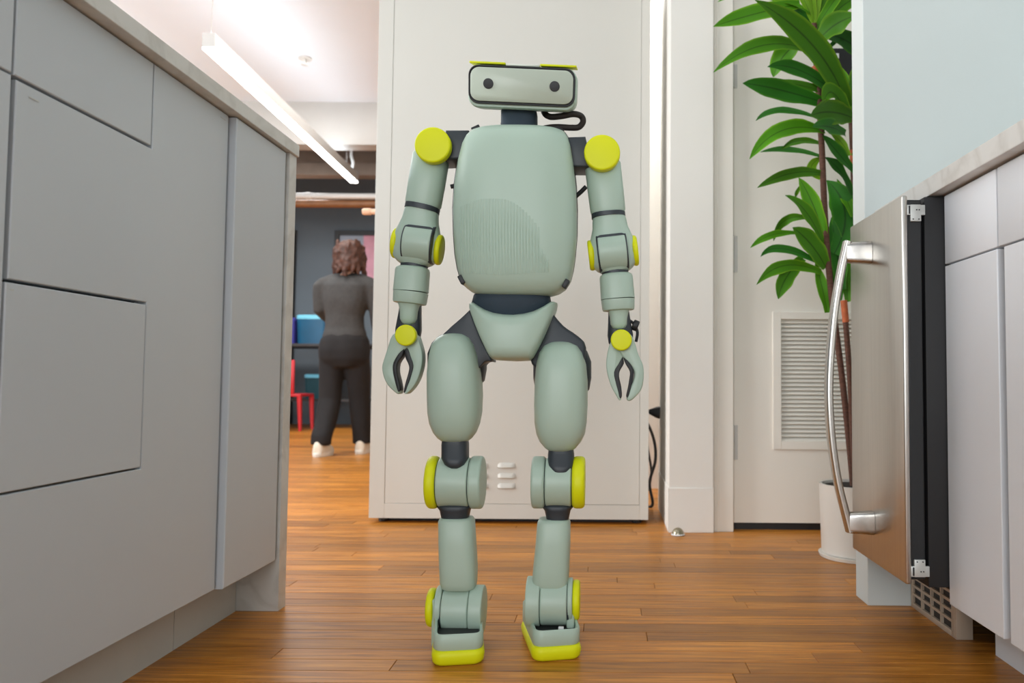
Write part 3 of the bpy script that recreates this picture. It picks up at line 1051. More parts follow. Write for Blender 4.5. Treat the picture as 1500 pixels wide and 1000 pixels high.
def bin_(name, px0, px1, py0, py1, Y, depth, m, ml, label, cat, zb=None):
    a, b = P(px0, py0, Y), P(px1, py1, Y)
    z0 = zb if zb is not None else b.z
    t = thing(name, label, cat, ((a.x + b.x) / 2, Y + depth / 2, z0))
    x0, x1 = min(a.x, b.x), max(a.x, b.x)
    zl = a.z - (a.z - z0) * 0.14
    bm = limb_bm(((x0 + x1) / 2, Y + depth / 2, z0), ((x0 + x1) / 2, Y + depth / 2, zl), [(0, (x1 - x0) / 2 * .93, depth / 2 * .93, 7), (1, (x1 - x0) / 2, depth / 2, 7)], N=32, xaxis=(1, 0, 0))
    finish('bin_body', bm, m, t)
    if ml:
        bm = limb_bm(((x0 + x1) / 2, Y + depth / 2, zl), ((x0 + x1) / 2, Y + depth / 2, a.z), [(0, (x1 - x0) / 2 * 1.02, depth / 2 * 1.02, 7), (.8, (x1 - x0) / 2 * 1.02, depth / 2 * 1.02, 7), (1, (x1 - x0) / 2 * .97, depth / 2 * .97, 7)], N=32, xaxis=(1, 0, 0))
        finish('lid', bm, ml, t)
    return t


bin_('storage_bin', 433, 478, 461, 503, TY + 0.06, 0.3, M['blue'], M['blue_lid'], 'blue storage bin with pale lid on the dark table', 'bin', qt.z)
bin_('storage_bin', 408, 431, 465, 503, TY + 0.10, 0.3, M['purple'], M['purple'], 'indigo bin on the dark table beside the blue bin', 'bin', qt.z)
bin_('storage_bin', 444, 482, 548, 606, TY + 0.14, 0.4, M['teal'], M['blue_lid'], 'dark teal bin standing under the work table', 'bin', 0.301)
# red chair
CYr = 7.75
rx0, rx1 = P(412, 600, CYr).x, P(440, 600, CYr).x
rch = thing('red_chair', 'bright red plastic chair in front of the dark table', 'chair', ((rx0 + rx1) / 2 - 0.12, CYr + 0.2, 0))
zs = 0.36
xm0, xm1 = rx0 - 0.22, rx1
box('seat', xm0, xm1, CYr, CYr + 0.36, zs - 0.025, zs, M['red'], rch, bev=0.008)
zb_ = P(428, 527, CYr).z
b = bmesh.new()
box_bm(xm0, xm1 - 0.07, CYr + 0.0, CYr + 0.022, zs, max(zb_, zs + 0.3), 0.008, bm=b)
finish('backrest', b, M['red'], rch)
for a, c in ((xm0 + .02, CYr + .02), (xm1 - .02, CYr + .02), (xm0 + .02, CYr + .34), (xm1 - .02, CYr + .34)):
    sx_ = 0.015 if a > (xm0 + xm1) / 2 else -0.015
    limb('leg', (a + sx_, c, 0), (a, c, zs - 0.02), [(0, .014, .014, 4), (1, .022, .022, 4)], M['red'], rch, N=16)
# framed picture on the back wall
f0, f1 = P(488, 442, 8.97), P(575, 338, 8.97)
fp = thing('wall_frame', 'black framed pink and pale print on the grey wall beyond the person', 'picture', ((f0.x + f1.x) / 2, 8.98, f0.z))
b = bmesh.new()
bw = 0.055
for a in ((f0.x, f0.x + bw, f0.z, f1.z), (f1.x - bw, f1.x, f0.z, f1.z), (f0.x + bw, f1.x - bw, f1.z - bw, f1.z), (f0.x + bw, f1.x - bw, f0.z, f0.z + bw)):
    box_bm(a[0], a[1], 8.96, 8.998, a[2], a[3], 0.003, bm=b)
finish('frame', b, M['black'], fp, smooth=20)
pxs = P(531, 400, 8.97).x
box('print_pale', f0.x + bw, pxs, 8.98, 8.996, f0.z + bw, f1.z - bw, M['poster_grey'], fp)
box('print_pink', pxs, f1.x - bw, 8.98, 8.996, f0.z + bw, f1.z - bw, M['poster_pink'], fp)
dpx0, dpx1 = P(405, 400, 8.9).x, P(428.5, 400, 8.9).x
struct(box('trim_6', dpx0, dpx1, 8.9, 9.0, 0, P(420, 335, 8.9).z, M['gap'], bev=0.004), 'dark upright post against the far grey wall')

# ------------------------------------------------------------------ person walking away
HYp = 5.42
q = P(500, 664, HYp)
per = thing('person', 'person in grey long sleeve top and black trousers walking away', 'person', (q.x, HYp, 0))


def W(px, py, dy=0.0):
    v = P(px, py, HYp)
    return Vector((v.x, HYp + dy, v.z))


S = HYp / F_PX                                    # metres per pixel there


def chain(bm, pts, rad, n=2.2, N=20, flat=1.0):
    """tapering closed loft along points; rad = list of half widths"""
    pts = [Vector(p) for p in pts]
    k = len(pts)
    rings = []
    for i, p in enumerate(pts):
        t = (pts[min(i + 1, k - 1)] - pts[max(i - 1, 0)]).normalized()
        ref = Vector((0, 1, 0)) if abs(t.y) < 0.8 else Vector((0, 0, 1))
        w = t.cross(ref).normalized()
        d = w.cross(t).normalized()
        r = rad[i]
        rw, rd = r if isinstance(r, tuple) else (r, r * flat)
        rings.append([p + w * (rw * sell(2 * PI * j / N, n)[0]) + d * (rd * sell(2 * PI * j / N, n)[1]) for j in range(N)])
    rings_bm(rings, bm)


px_ = lambda v: v * S
shL, shR = W(471, 418), W(545, 418)
elL, elR = W(468, 452, 0.0), W(549, 455, 0.03)
haL, haR = W(479, 474, 0.18), W(549, 492, 0.08)
hipL, hipR = W(488, 512), W(522, 512)
knL, knR = W(484, 585, -0.01), W(521, 583, 0.08)
anL, anR = W(479, 650, -0.12), W(523, 652, 0.12)
bd = bmesh.new()
TOR = [(W(508, 401), px_(9), px_(9)), (W(508, 408), px_(26), px_(15)), (W(508, 418), px_(34), px_(21)), (W(507, 440), px_(31), px_(23)), (W(505, 462), px_(26), px_(20)), (W(505, 480), px_(27), px_(20)), (W(505, 500), px_(33), px_(24)), (W(505, 516), px_(35), px_(25)), (W(505, 530), px_(30), px_(22))]
chain(bd, [t[0] for t in TOR], [(t[1] * .95, t[2] * .95) for t in TOR])
chain(bd, [W(510, 405), W(511, 396, .01), W(512, 388, .02)], [px_(9), px_(8), px_(8)])
chain(bd, [W(512, 396, .02), W(512, 392, .02), W(512, 385, .02), W(512, 375, .02), W(512, 365, .02), W(512, 358, .02), W(512, 355, .02)], [px_(6), px_(11), px_(14), px_(16), px_(15), px_(10), px_(3)], flat=1.2)
chain(bd, [W(512, 382, .10), W(512, 379, .125), W(512, 374, .105)], [px_(3), px_(3), px_(1.5)], N=10)       # nose
for s in (-1, 1):
    chain(bd, [W(512 + s * 15, 383, .03), W(512 + s * 17, 379, .03), W(512 + s * 16.5, 373, .03), W(512 + s * 15, 371, .03)], [px_(1.5), px_(3), px_(3), px_(1)], N=10)
for sh, el, ha in ((shL, elL, haL), (shR, elR, haR)):
    chain(bd, [sh, sh.lerp(el, .5), el, el.lerp(ha, .5), ha], [px_(10), px_(9), px_(7.5), px_(7), px_(5)])
    dr = (ha - el).normalized()
    side = dr.cross(Vector((0, 1, 0)))
    side = (side if side.length > 0.3 else Vector((1, 0, 0))).normalized()
    palm = ha + dr * 0.085
    chain(bd, [ha, ha + dr * .03, palm], [(px_(5), px_(4)), (px_(8), px_(4.5)), (px_(8.5), px_(4))])
    nrm = side.cross(dr).normalized()
    for k, (o_, L_) in enumerate(((-.028, .06), (-.010, .072), (.009, .066), (.027, .05))):
        b0 = palm - dr * .012 + side * o_
        chain(bd, [b0, b0 + dr * L_ * .5, b0 + dr * L_ * .8 + nrm * .012, b0 + dr * L_ + nrm * .026], [.0105, .0098, .009, .007], N=10)
    b0 = ha + dr * .03 + side * .03
    chain(bd, [b0, b0 + dr * .025 + side * .022, b0 + dr * .055 + side * .03 + nrm * .01], [.012, .0105, .008], N=10)
for hi, kn, an in ((hipL, knL, anL), (hipR, knR, anR)):
    chain(bd, [hi, hi.lerp(kn, .5), kn, kn.lerp(an, .35), an], [px_(16), px_(14), px_(11), px_(10.5), px_(7)])
    chain(bd, [an + Vector((0, -.04, -.035)), an + Vector((0, .03, -.04)), an + Vector((0, .12, -.055))], [px_(6), px_(7), px_(5)])
remesh(bd, 'body', 0.009, M['skin'], per, 3)
# top
tp = bmesh.new()
chain(tp, [W(508, 404)] + [t[0] for t in TOR[1:6]] + [W(505, 490), W(505, 496)], [(px_(12), px_(12))] + [(t[1] + px_(1.5), t[2] + px_(1.5)) for t in TOR[1:6]] + [(px_(31.5), px_(24)), (px_(32), px_(24))])
for sh, el, ha in ((shL, elL, haL), (shR, elR, haR)):
    chain(tp, [sh + Vector((0, 0, .035)), sh, sh.lerp(el, .5), el, el.lerp(ha, .5), ha], [px_(7), px_(12), px_(11), px_(9.5), px_(8.5), px_(7)])
    chain(tp, [W(508, 412), sh.lerp(W(508, 412), .45) + Vector((0, 0, .005)), sh], [px_(13), px_(13), px_(11)])
remesh(tp, 'grey_top', 0.01, M['top'], per, 4, disp=lambda c: 0.004 * noise.noise(c * 11))
# trousers, wide legged
tr = bmesh.new()
chain(tr, [W(505, 486), W(505, 498), W(505, 512), W(505, 526), W(505, 538)], [(px_(28), px_(22)), (px_(35), px_(26)), (px_(37), px_(27.5)), (px_(36), px_(26)), (px_(28), px_(20))])
for hi, kn, an in ((hipL, knL, anL), (hipR, knR, anR)):
    chain(tr, [hi + Vector((0, 0, .02)), hi.lerp(kn, .4), kn, kn.lerp(an, .5), an + Vector((0, 0, .045)), an + Vector((0, 0, .005))], [px_(18), px_(17.5), px_(15.5), px_(14.5), px_(14), px_(14)])
remesh(tr, 'trousers', 0.01, M['trousers'], per, 4, disp=lambda c: 0.006 * noise.noise(Vector((c.x * 14, c.y * 14, c.z * 5))))
# shoes
for an, lift, py in ((anL, 0.0, 0), (anR, 0.0, 1)):
    b = bmesh.new()
    a0 = Vector((an.x, an.y, 0))
    L_ = 0.25
    rings = []
    for t, hw_, h_ in ((0, .018, .05), (.04, .034, .085), (.2, .040, .095), (.4, .040, .088), (.62, .047, .062), (.85, .043, .045), (.97, .028, .036), (1, .012, .03)):
        c = a0 + Vector((0, -0.07 + L_ * t, 0.022))
        rings.append([c + Vector((hw_ * math.cos(PI * 2 * j / 18), 0, max(0, math.sin(PI * 2 * j / 18)) * h_ + min(0, math.sin(PI * 2 * j / 18)) * .004)) for j in range(18)])
    rings_bm(rings, b)
    sho = finish('sneaker', b, M['shoe'], per, smooth=60)
    b = bmesh.new()
    bmp = []
    for z, k_ in ((0.0, 1.0), (0.02, 1.06), (0.028, 1.03)):
        bmp.append([a0 + Vector((0.046 * k_ * sell(2 * PI * j / 24, 2.4)[0], 0.055 + 0.134 * k_ * sell(2 * PI * j / 24, 2.4)[1], z)) for j in range(24)])
    rings_bm(bmp, b)
    finish('shoe_sole', b, M['sole'], sho)
# hair: loose auburn bob
hr = bmesh.new()
random.seed(3)
chain(hr, [W(512, 398, -.02), W(512, 392, -.02), W(512, 384, 0), W(512, 372, .0), W(512, 362, .0), W(512, 355, .01), W(512, 351, .01)], [px_(14), px_(20), px_(22), px_(21), px_(18), px_(12), px_(3)], flat=0.95)
for i in range(60):
    a = random.uniform(-PI, 0.25 * PI) if random.random() < 0.9 else random.uniform(0, PI)
    z = random.uniform(358, 402)
    r_ = 21 if z > 366 else 17
    x_ = 512 + r_ * math.cos(a)
    yv = r_ * S * math.sin(a) * 0.95
    x2 = x_ + random.uniform(-4, 4)
    chain(hr, [W(x_, z - 8, yv * .92), W(x_ + random.uniform(-2, 2), z, yv * 1.03), W(x2, min(z + 9, 408), yv)], [px_(2), px_(3.2), px_(1.5)], N=8)
remesh(hr, 'hair', 0.007, M['hair'], per, 2, disp=lambda c: 0.006 * noise.noise(c * 30))

# ------------------------------------------------------------------ the robot
RY = 1.56
q = P(744, 700, RY)
rb = thing('humanoid_robot', 'sage green humanoid robot with acid yellow joints walking on the wood floor', 'robot', (q.x, RY, 0))
s = RY / F_PX                                       # metres per pixel at the robot
SG, DK, NV, YL, BK = M['sage'], M['dark'], M['navy'], M['yellow'], M['black']
# torso
TR = [(183.5, 712, 808, .05, 3.0), (184.5, 700, 820, .062, 3.0), (187, 691, 828, .074, 3.1), (193, 684.5, 832.5, .086, 3.2), (204, 679, 836, .095, 3.2), (228, 673, 840, .102, 3.2), (262, 668, 843.5, .106, 3.2),
      (300, 666, 845, .108, 3.2), (340, 667, 844.5, .107, 3.2), (370, 669, 842, .104, 3.2), (392, 672.5, 839, .099, 3.2), (408, 677, 835, .092, 3.1), (418, 683, 829, .083, 3.0), (425, 691, 821, .070, 2.9), (429, 700, 812, .058, 2.8), (431.5, 712, 800, .044, 2.8)]
TA = 0.62
torso = rows('torso', TR, RY - .025, SG, rb, N=144, asym=TA)


def torso_front(px, py):
    for a, b in zip(TR, TR[1:]):
        if a[0] <= py <= b[0]:
            t = (py - a[0]) / (b[0] - a[0])
            xl, xr, hd, n = [a[i] + (b[i] - a[i]) * t for i in (1, 2, 3, 4)]
            u = (px - (xl + xr) / 2) / ((xr - xl) / 2)
            if abs(u) >= 1:
                return 0
            return hd * TA * (1 - abs(u) ** n) ** (1 / n)
    return 0


def torso_hd(py):
    for a, b in zip(TR, TR[1:]):
        if a[0] <= py <= b[0]:
            return a[3] + (b[3] - a[3]) * (py - a[0]) / (b[0] - a[0])
    return 0.1


TB = [(r[0] + (2 if r[0] < 300 else -1), r[1] - 1.8, r[2] + 1.8, r[3] * .55, r[4]) for r in TR]
rows('torso_back', TB, RY, DK, rb, dy=0.048)
rbm = bmesh.new()
k = 0
xr_ = 681.0
while xr_ < 806:
    t = (xr_ - 681) / 125
    top = 293 + 26 * max(0, (t - .45) / .55) ** 2 * 2.4 + (10 * (1 - t / .25) if t < .25 else 0)
    bot = 404 - 10 * abs(t - .45)
    if xr_ > 796:
        top += 25
    n = 9
    rg = []
    for i in range(n + 1):
        py = top + (bot - top) * i / n
        fade = min(1, 4 * min(i / n, 1 - i / n) + .05)
        pr = []
        for dx, hh in ((-1.35, -0.0006), (-0.7, 0.0007 * fade), (0, 0.0011 * fade), (0.7, 0.0007 * fade), (1.35, -0.0006)):
            f = torso_front(xr_ + dx, py)
            v = P(xr_ + dx, py, RY - .025)
            pr.append(Vector((v.x, RY - .025 - f - hh - .0008, P(755, py, RY - .025 - .85 * TA * torso_hd(py)).z)))
        pr.append(Vector((pr[2].x, pr[2].y + .004, pr[2].z)))
        rg.append(pr)
    rings_bm(rg, rbm)
    xr_ += 4.3
ro = finish('chest_ribs', rbm, SG, torso)
ro['kind'] = 'stuff'
for cx_, cy_, a_, dpt in ((698, 190, -25, .02), (820, 193, 25, .02), (677, 410, 62, .05), (829, 416, -62, .05)):
    c = P(cx_, cy_, RY - dpt)
    b = box_bm(-.0085, .0085, -.012, .012, -.0045, .0045, 0.0015)
    bmesh.ops.rotate(b, verts=b.verts, cent=(0, 0, 0), matrix=Matrix.Rotation(math.radians(a_), 3, 'Y'))
    bmesh.ops.translate(b, verts=b.verts, vec=(c.x, RY - dpt, c.z))
    finish('corner_clip', b, BK, torso)
# neck
rows('neck', [(156, 737, 786, .032, 4), (160, 735, 787, .034, 4), (176, 735, 787, .035, 4), (190, 733, 789, .037, 4), (194, 733, 789, .037, 4)], RY, NV, rb)
# head: local frame, face towards the camera, rolled and nodding slightly
HROT = Matrix.Rotation(math.radians(2.1), 4, 'Y') @ Matrix.Rotation(math.radians(16), 4, 'X')
hc = P(764.5, 128.5, RY - 0.068) - HROT.to_3x3() @ Vector((0, -.042, 0))
HM = Matrix.Translation(hc) @ HROT
sh_ = (RY - 0.068) / F_PX


def head_part(name, hw_, hh_, r_, ys, m, parent=rb, oz=0.0, ox=0.0):
    """rounded rectangle loft along local Y; ys = (y, inset)"""
    rg = []
    for yv, ins in ys:
        rg.append([HM @ Vector((x + ox, yv, z + oz)) for x, z in rrect(hw_ - ins, hh_ - ins, max(r_ - ins, .002))])
    return finish(name, rings_bm(rg), m, parent, smooth=50)


HW, HH, HR = 81 * sh_, 31 * sh_, 16 * sh_
head = head_part('head', HW, HH, HR, [(-.040, .003), (-.036, .0005), (-.03, 0), (.02, 0), (.035, .004), (.045, .014), (.048, .022)], M['sage'])
head_part('face_bezel', 79.5 * sh_, 27.5 * sh_, 15 * sh_, [(-.0405, 0), (-.0445, 0), (-.0455, .0008), (-.0455, .002), (-.042, .0022)], BK, head, oz=2.5 * sh_)
head_part('face_plate', 76.3 * sh_, 24 * sh_, 13 * sh_, [(-.041, 0), (-.0462, 0), (-.0472, .001)], M['face'], head, oz=2.7 * sh_)
for ex in (-49.5, 49.0):
    c = HM @ Vector((ex * sh_, -.0472, 3.6 * sh_))
    disc('eye', c, HM.to_3x3() @ Vector((0, 1, 0)), 7.6 * sh_, .003, .0008, BK, head, N=28)
for a0, a1, m_ in ((-79, -26, YL), (26, 80, YL), (-25, 25, M['glass'])):
    b = box_bm(a0 * sh_, a1 * sh_, -.038, .018, (32.5 if m_ is YL else 31) * sh_, (35.3 if m_ is YL else 34) * sh_, 0.0008)
    bmesh.ops.transform(b, matrix=HM, verts=b.verts)
    finish('yellow_crest' if m_ is YL else 'clear_crest', b, m_, head)
# neck cable
tube('neck_cable', [P(a, b, RY + d) for a, b, d in ((796, 158, .02), (798, 166, .0), (806, 171, -.01), (822, 170, -.015), (840, 167, -.01), (851, 170, 0), (854, 178, .005), (848, 186, .01), (836, 187, .01), (815, 186, .005), (798, 188, .01), (790, 192, .015))], 4.6 * s, M['cable'], rb)


def axis_disc(name, px, py, dx, r_px, w_px, m, parent, bev=2.5, dy=0.0, slope=0.0, N=44):
    """drum or cap with horizontal axis across the body; dx unused"""
    c = P(px, py, RY)
    c.y += dy
    return disc(name, c, (1, dx, slope), r_px * s, w_px * s, bev * s, m, parent, N=N)


def lw(a, b, d=0.0):
    return P(a, b, RY + d)


def arm(side, sh, ua0, ua1, ringc, ring_sl, el, elb, capL, capR, drum, fa0, fa1, cu1, tg1, wr, fingers):
    # shoulder bracket, housing and cap
    yk = [(657, 197), (690, 197), (690, 238), (650, 240)] if side == 'L' else [(832, 207), (858, 206), (868, 250), (834, 250)]
    prism('shoulder_bracket', yk, RY, RY - .03, RY + .04, DK, rb, bev=.004, curve=False)
    disc('shoulder_housing', lw(*sh, -.042) + Vector((0, .04, 0)), (0, 1, 0), 22 * s, .06, .006, SG, rb)
    disc('shoulder_cap', lw(*sh, -.042), (0, 1, 0), 26 * s, .022, .004, YL, rb)
    # upper arm
    u = limb('upper_arm', lw(*ua0), lw(*ua1), [(0, 18 * s, 18 * s, 2.3), (.04, 23 * s, 22 * s, 2.4), (.1, 26.8 * s, 25 * s, 2.5), (.6, 26.6 * s, 25 * s, 2.5), (.95, 26 * s, 25 * s, 2.5), (1, 24 * s, 24 * s, 2.5)], SG, rb)
    r0v, r1v = lw(*ringc[0]), lw(*ringc[1])
    limb('arm_ring', r0v, r1v, [(0, 25 * s, 25 * s, 2.5), (1, 25 * s, 25 * s, 2.5)], DK, rb)
    # elbow
    e0, e1 = lw(*el), lw(*elb)
    eh = limb('elbow_housing', e0, e1, [(0, 24 * s, 23 * s, 2.5), (.05, 25 * s, 23 * s, 2.6), (.2, 26.5 * s, 23 * s, 2.8), (.38, 31 * s, 24 * s, 3.2), (.5, 34 * s, 25 * s, 3.4), (.75, 34.5 * s, 25 * s, 3.4), (.88, 32 * s, 23 * s, 3), (.96, 26 * s, 20 * s, 2.8), (1, 21 * s, 17 * s, 2.6)], SG, rb)
    ax = (e1 - e0).normalized()
    wv = Vector((-ax.z, 0, ax.x)) if True else None
    for cp, wd_ in ((capL, 9), (capR, 8)):
        cc_ = lw(*cp)
        disc('elbow_cap', cc_, (-ax.z, 0, ax.x), 22.5 * s, wd_ * s, 3.5 * s, YL, eh)
    dc = lw(*drum, -.010)
    dg = dc + Vector((0, .0025, 0))
    disc('elbow_gap', dg, (-ax.z, 0, ax.x), 28.1 * s, 44 * s, 1.5 * s, DK, eh)
    disc('elbow_drum', dc, (-ax.z, 0, ax.x), 27.4 * s, 41.5 * s, 3 * s, SG, eh)
    q0, q1 = dc - ax * (23.6 * s), dc + ax * (20 * s)
    q0.y = q1.y = RY - .026
    limb('elbow_gap', q0, q1, [(0, 17 * s, .0085, 6), (.04, 20.5 * s, .0092, 8), (.12, 22.3 * s, .0092, 10), (.9, 22.3 * s, .0092, 10), (1, 19 * s, .0085, 6)], DK, eh)
    limb('elbow_ring', e1 - ax * (3 * s), e1 + ax * (8 * s), [(0, 20 * s, 18 * s, 2.4), (1, 19 * s, 18 * s, 2.4)], DK, rb)
    # forearm
    fa = limb('forearm', lw(*fa0), lw(*fa1), [(0, 20 * s, 19 * s, 2.5), (.06, 23.5 * s, 22 * s, 2.6), (.16, 24.5 * s, 23 * s, 2.7), (1, 25 * s, 23.5 * s, 2.7)], SG, rb)
    cf = limb('forearm_cuff', Vector(lw(*fa1)) - Vector((0, 0, .0014)), lw(*cu1), [(0, 24.6 * s, 23.2 * s, 2.7), (.8, 23.8 * s, 22.5 * s, 2.7), (.95, 23 * s, 21.5 * s, 2.7), (1, 20 * s, 19 * s, 2.6)], SG, rb)
    c0, t1 = lw(*cu1), lw(*tg1)
    c0 = c0 + Vector((0, 0, 4 * s))
    limb('wrist_tongue', c0, t1, [(0, 18 * s, 17 * s, 2.8), (.2, 14.5 * s, 15 * s, 3), (.45, 12.8 * s, 14 * s, 3), (.75, 12.3 * s, 13.5 * s, 3), (.9, 9.8 * s, 12 * s, 2.8), (.97, 6 * s, 9 * s, 2.5), (1, 3 * s, 5 * s, 2.4)], SG, rb, N=36)
    w0 = lw(*wr)
    limb('wrist_fork', c0 + Vector((0, .012, 0)), w0 + Vector((0, .012, -9 * s)), [(0, 15 * s, 13 * s, 3), (.3, 16.5 * s, 13 * s, 3), (.7, 19 * s, 13 * s, 3), (.9, 18 * s, 13 * s, 3), (1, 12 * s, 10 * s, 3)], DK, rb)
    disc('wrist_cap', lw(*wr, -.027), (0, 1, 0), 15.2 * s, .016, .003, YL, rb)
    for nm, outer, pad, yo in fingers:
        fg = prism(nm, outer, RY - .018, RY - .020 + yo, RY + .012 + yo, SG, rb, bev=.0035)
        prism('grip_pad', pad, RY - .015, RY - .0212 + yo, RY + .0085 + yo, BK, fg, bev=.001)


arm('L', (635, 214), (633, 222), (619.5, 303), ((619.5, 302), (618, 309)), 0, (618, 308), (607, 388), (581, 356), (643.5, 366), (615, 357),
    (605, 391), (602, 427), (600, 445), (599, 476), (595, 491),
    [('gripper_finger', [(588, 486), (575, 490), (567, 512), (562, 527), (559.5, 538), (562, 552), (568, 564), (577, 573), (583, 577), (586, 572), (581, 556), (578, 542), (578.5, 531), (588, 517), (600, 504), (604, 492)],
      [(593, 511), (590, 521), (583, 532), (582, 545), (585, 558), (587, 570), (584, 573), (579, 556), (576.5, 542), (577.5, 531), (585, 518)], 0.0),
     ('gripper_finger', [(596, 488), (608, 488), (614, 503), (617.5, 518), (617, 534), (613, 550), (607, 563), (598, 574), (592, 577), (592, 572), (598, 560), (602, 547), (604, 536), (598, 523), (592, 510)],
      [(592, 512), (597, 510), (601.5, 522), (605.5, 535), (602.5, 548), (598, 561), (594, 573), (591, 574), (594, 560), (598, 546), (599, 536), (594, 524)], 0.006)])
arm('R', (882, 225), (882, 234), (891, 313), ((891, 313), (891.5, 319)), 0, (892, 319), (901, 398), (866.5, 374), (930, 367), (897, 369),
    (902, 401), (905, 438), (906, 455), (906.5, 483), (910, 498),
    [('gripper_finger', [(903, 492), (895, 500), (890, 515), (888, 533), (890, 548), (895, 565), (902, 578), (907, 586), (910, 584), (908, 570), (904, 556), (901, 545), (905, 536), (913, 526), (916, 514)],
      [(912, 522), (906, 533), (899.5, 545), (902, 560), (905.5, 573), (908, 583), (911, 580), (910, 566), (907, 552), (908, 543), (914, 532)], 0.006),
     ('gripper_finger', [(902, 500), (912, 488), (924, 490), (930, 502), (935, 519), (942, 535), (943, 552), (940, 569), (932, 580), (923, 587), (918, 584), (922, 570), (928, 556), (929, 544), (922, 533), (911, 521)],
      [(913, 523), (917, 533), (923, 544), (922, 556), (920, 568), (917.5, 580), (920, 581), (924, 568), (927.5, 554), (928, 542), (922, 531)], 0.0)])
# black connector knobs and cable at the arms
disc('wrist_knob', lw(931, 476) + Vector((0, .01, 0)), (1, 0, -.4), 8 * s, 9 * s, 2 * s, BK, rb, N=20)
tube('elbow_strap', [lw(921, 468) + Vector((0, .01, 0)), lw(929, 474) + Vector((0, .01, 0)), lw(934, 486) + Vector((0, .01, 0)), lw(932, 500) + Vector((0, .012, 0))], 2.2 * s, BK, rb, N=8)
for pts in (((672, 262), (664, 266), (656, 268)), ((842, 283), (851, 275), (858, 268))):
    tube('arm_cable', [lw(*a) + Vector((0, .03, 0)) for a in pts], 3.4 * s, BK, rb, N=10)
# waist and pelvis
rows('waist', [(424, 704, 800, .046, 2.8), (430, 695, 806, .052, 2.8), (442, 692, 808, .054, 2.8), (455, 700, 800, .048, 2.8), (470, 712, 788, .04, 2.8)], RY, NV, rb)
def lerp_tab(tab, x):
    for a, b in zip(tab, tab[1:]):
        if a[0] <= x <= b[0]:
            return a[1] + (b[1] - a[1]) * (x - a[0]) / (b[0] - a[0])
    return tab[-1][1]


PT = [(684, 444), (690, 440), (697, 444), (708, 450), (722, 455), (737, 457.5), (752, 458), (767, 456.5), (782, 452.5), (795, 446.5), (804, 441), (808, 439), (814, 443)]
PB = [(684, 449), (690, 463), (700, 486), (710, 507), (717, 521), (722, 526), (750, 527.5), (777, 526.5), (782, 521), (789, 507), (799, 486), (808, 464), (814, 447)]
prg = []
xs_ = [684, 685.5, 688, 692, 697, 703, 709, 714, 718, 721, 724] + list(range(728, 776, 4)) + [776, 778, 781, 785, 790, 796, 801, 806, 810, 812.5, 814]
for xx in xs_:
    u = (xx - 749) / 65
    hd = .058 * (1 - abs(u) ** 2.6) ** .5 + .016 if abs(u) < 1 else .016
    ta, tb2 = lerp_tab(PT, xx), lerp_tab(PB, xx)
    rg = []
    c_x = P(xx, 485, RY - .04).x
    za, zb2 = P(xx, ta, RY - hd).z, P(xx, tb2, RY - hd).z
    for i in range(40):
        cs, sn = sell(2 * PI * i / 40, 4.5)
        rg.append(Vector((c_x, RY + hd * sn, (za + zb2) / 2 + max(.002, (za - zb2) / 2) * cs)))
    prg.append(rg)
finish('pelvis', rings_bm(prg), SG, rb, smooth=55)
for pts, hcx in (([(690, 455), (676, 468), (658, 484), (648, 500), (660, 545), (690, 552), (712, 530), (722, 528), (708, 500)], (667, 528)), ([(808, 457), (826, 478), (846, 492), (858, 508), (850, 548), (815, 560), (792, 545), (778, 527), (792, 502)], (823, 541))):
    prism('hip_bracket', pts, RY, RY - .018, RY + .05, DK, rb, bev=.006)
    limb('hip_actuator', lw(hcx[0], hcx[1] - 43) + Vector((0, .022, 0)), lw(hcx[0], hcx[1] + 36) + Vector((0, .022, 0)), [(0, 12 * s, 12 * s, 2.4), (.06, 25 * s, 20 * s, 2.5), (.2, 37 * s, 28 * s, 2.6), (.4, 43 * s, 32 * s, 2.7), (.7, 43 * s, 32 * s, 2.7), (.92, 40 * s, 28 * s, 2.6), (1, 34 * s, 20 * s, 2.5)], DK, rb)
# legs
rows('thigh', [(487, 658, 676, .012, 2.4), (489, 650, 684, .022, 2.5), (494, 641, 691, .034, 2.6), (504, 634, 697, .046, 2.7), (520, 630.5, 702, .054, 2.8), (545, 628, 705, .058, 2.9), (580, 628, 706, .058, 2.9), (605, 628.5, 705, .056, 2.9), (622, 631, 702, .052, 2.8), (635, 636, 697, .045, 2.7), (643, 642, 691, .036, 2.6), (648, 649, 684, .024, 2.5)], RY, SG, rb)
rows('thigh', [(499, 812, 831, .012, 2.4), (501, 804, 839, .022, 2.5), (506, 796, 848, .034, 2.6), (516, 790, 854, .046, 2.7), (533, 786, 859, .054, 2.8), (558, 784, 861, .058, 2.9), (595, 783, 861, .058, 2.9), (620, 783.5, 859.5, .056, 2.9), (637, 786, 857, .052, 2.8), (649, 791, 851, .045, 2.7), (657, 798, 844, .036, 2.6), (662, 805, 837, .024, 2.5)], RY, SG, rb)
for x0, x1, ya, yb in ((648, 686, 644, 686), (803, 841, 658, 696)):
    rows('knee_post', [(ya, x0 + 1, x1 - 1, .026, 3.5), (ya + 8, x0, x1, .027, 3.5), (yb - 14, x0, x1, .027, 3.5, -.012), (yb - 5, x0 + 4, x1 - 4, .022, 3, -.02), (yb, x0 + 11, x1 - 11, .012, 2.6, -.026)], RY, DK, rb)


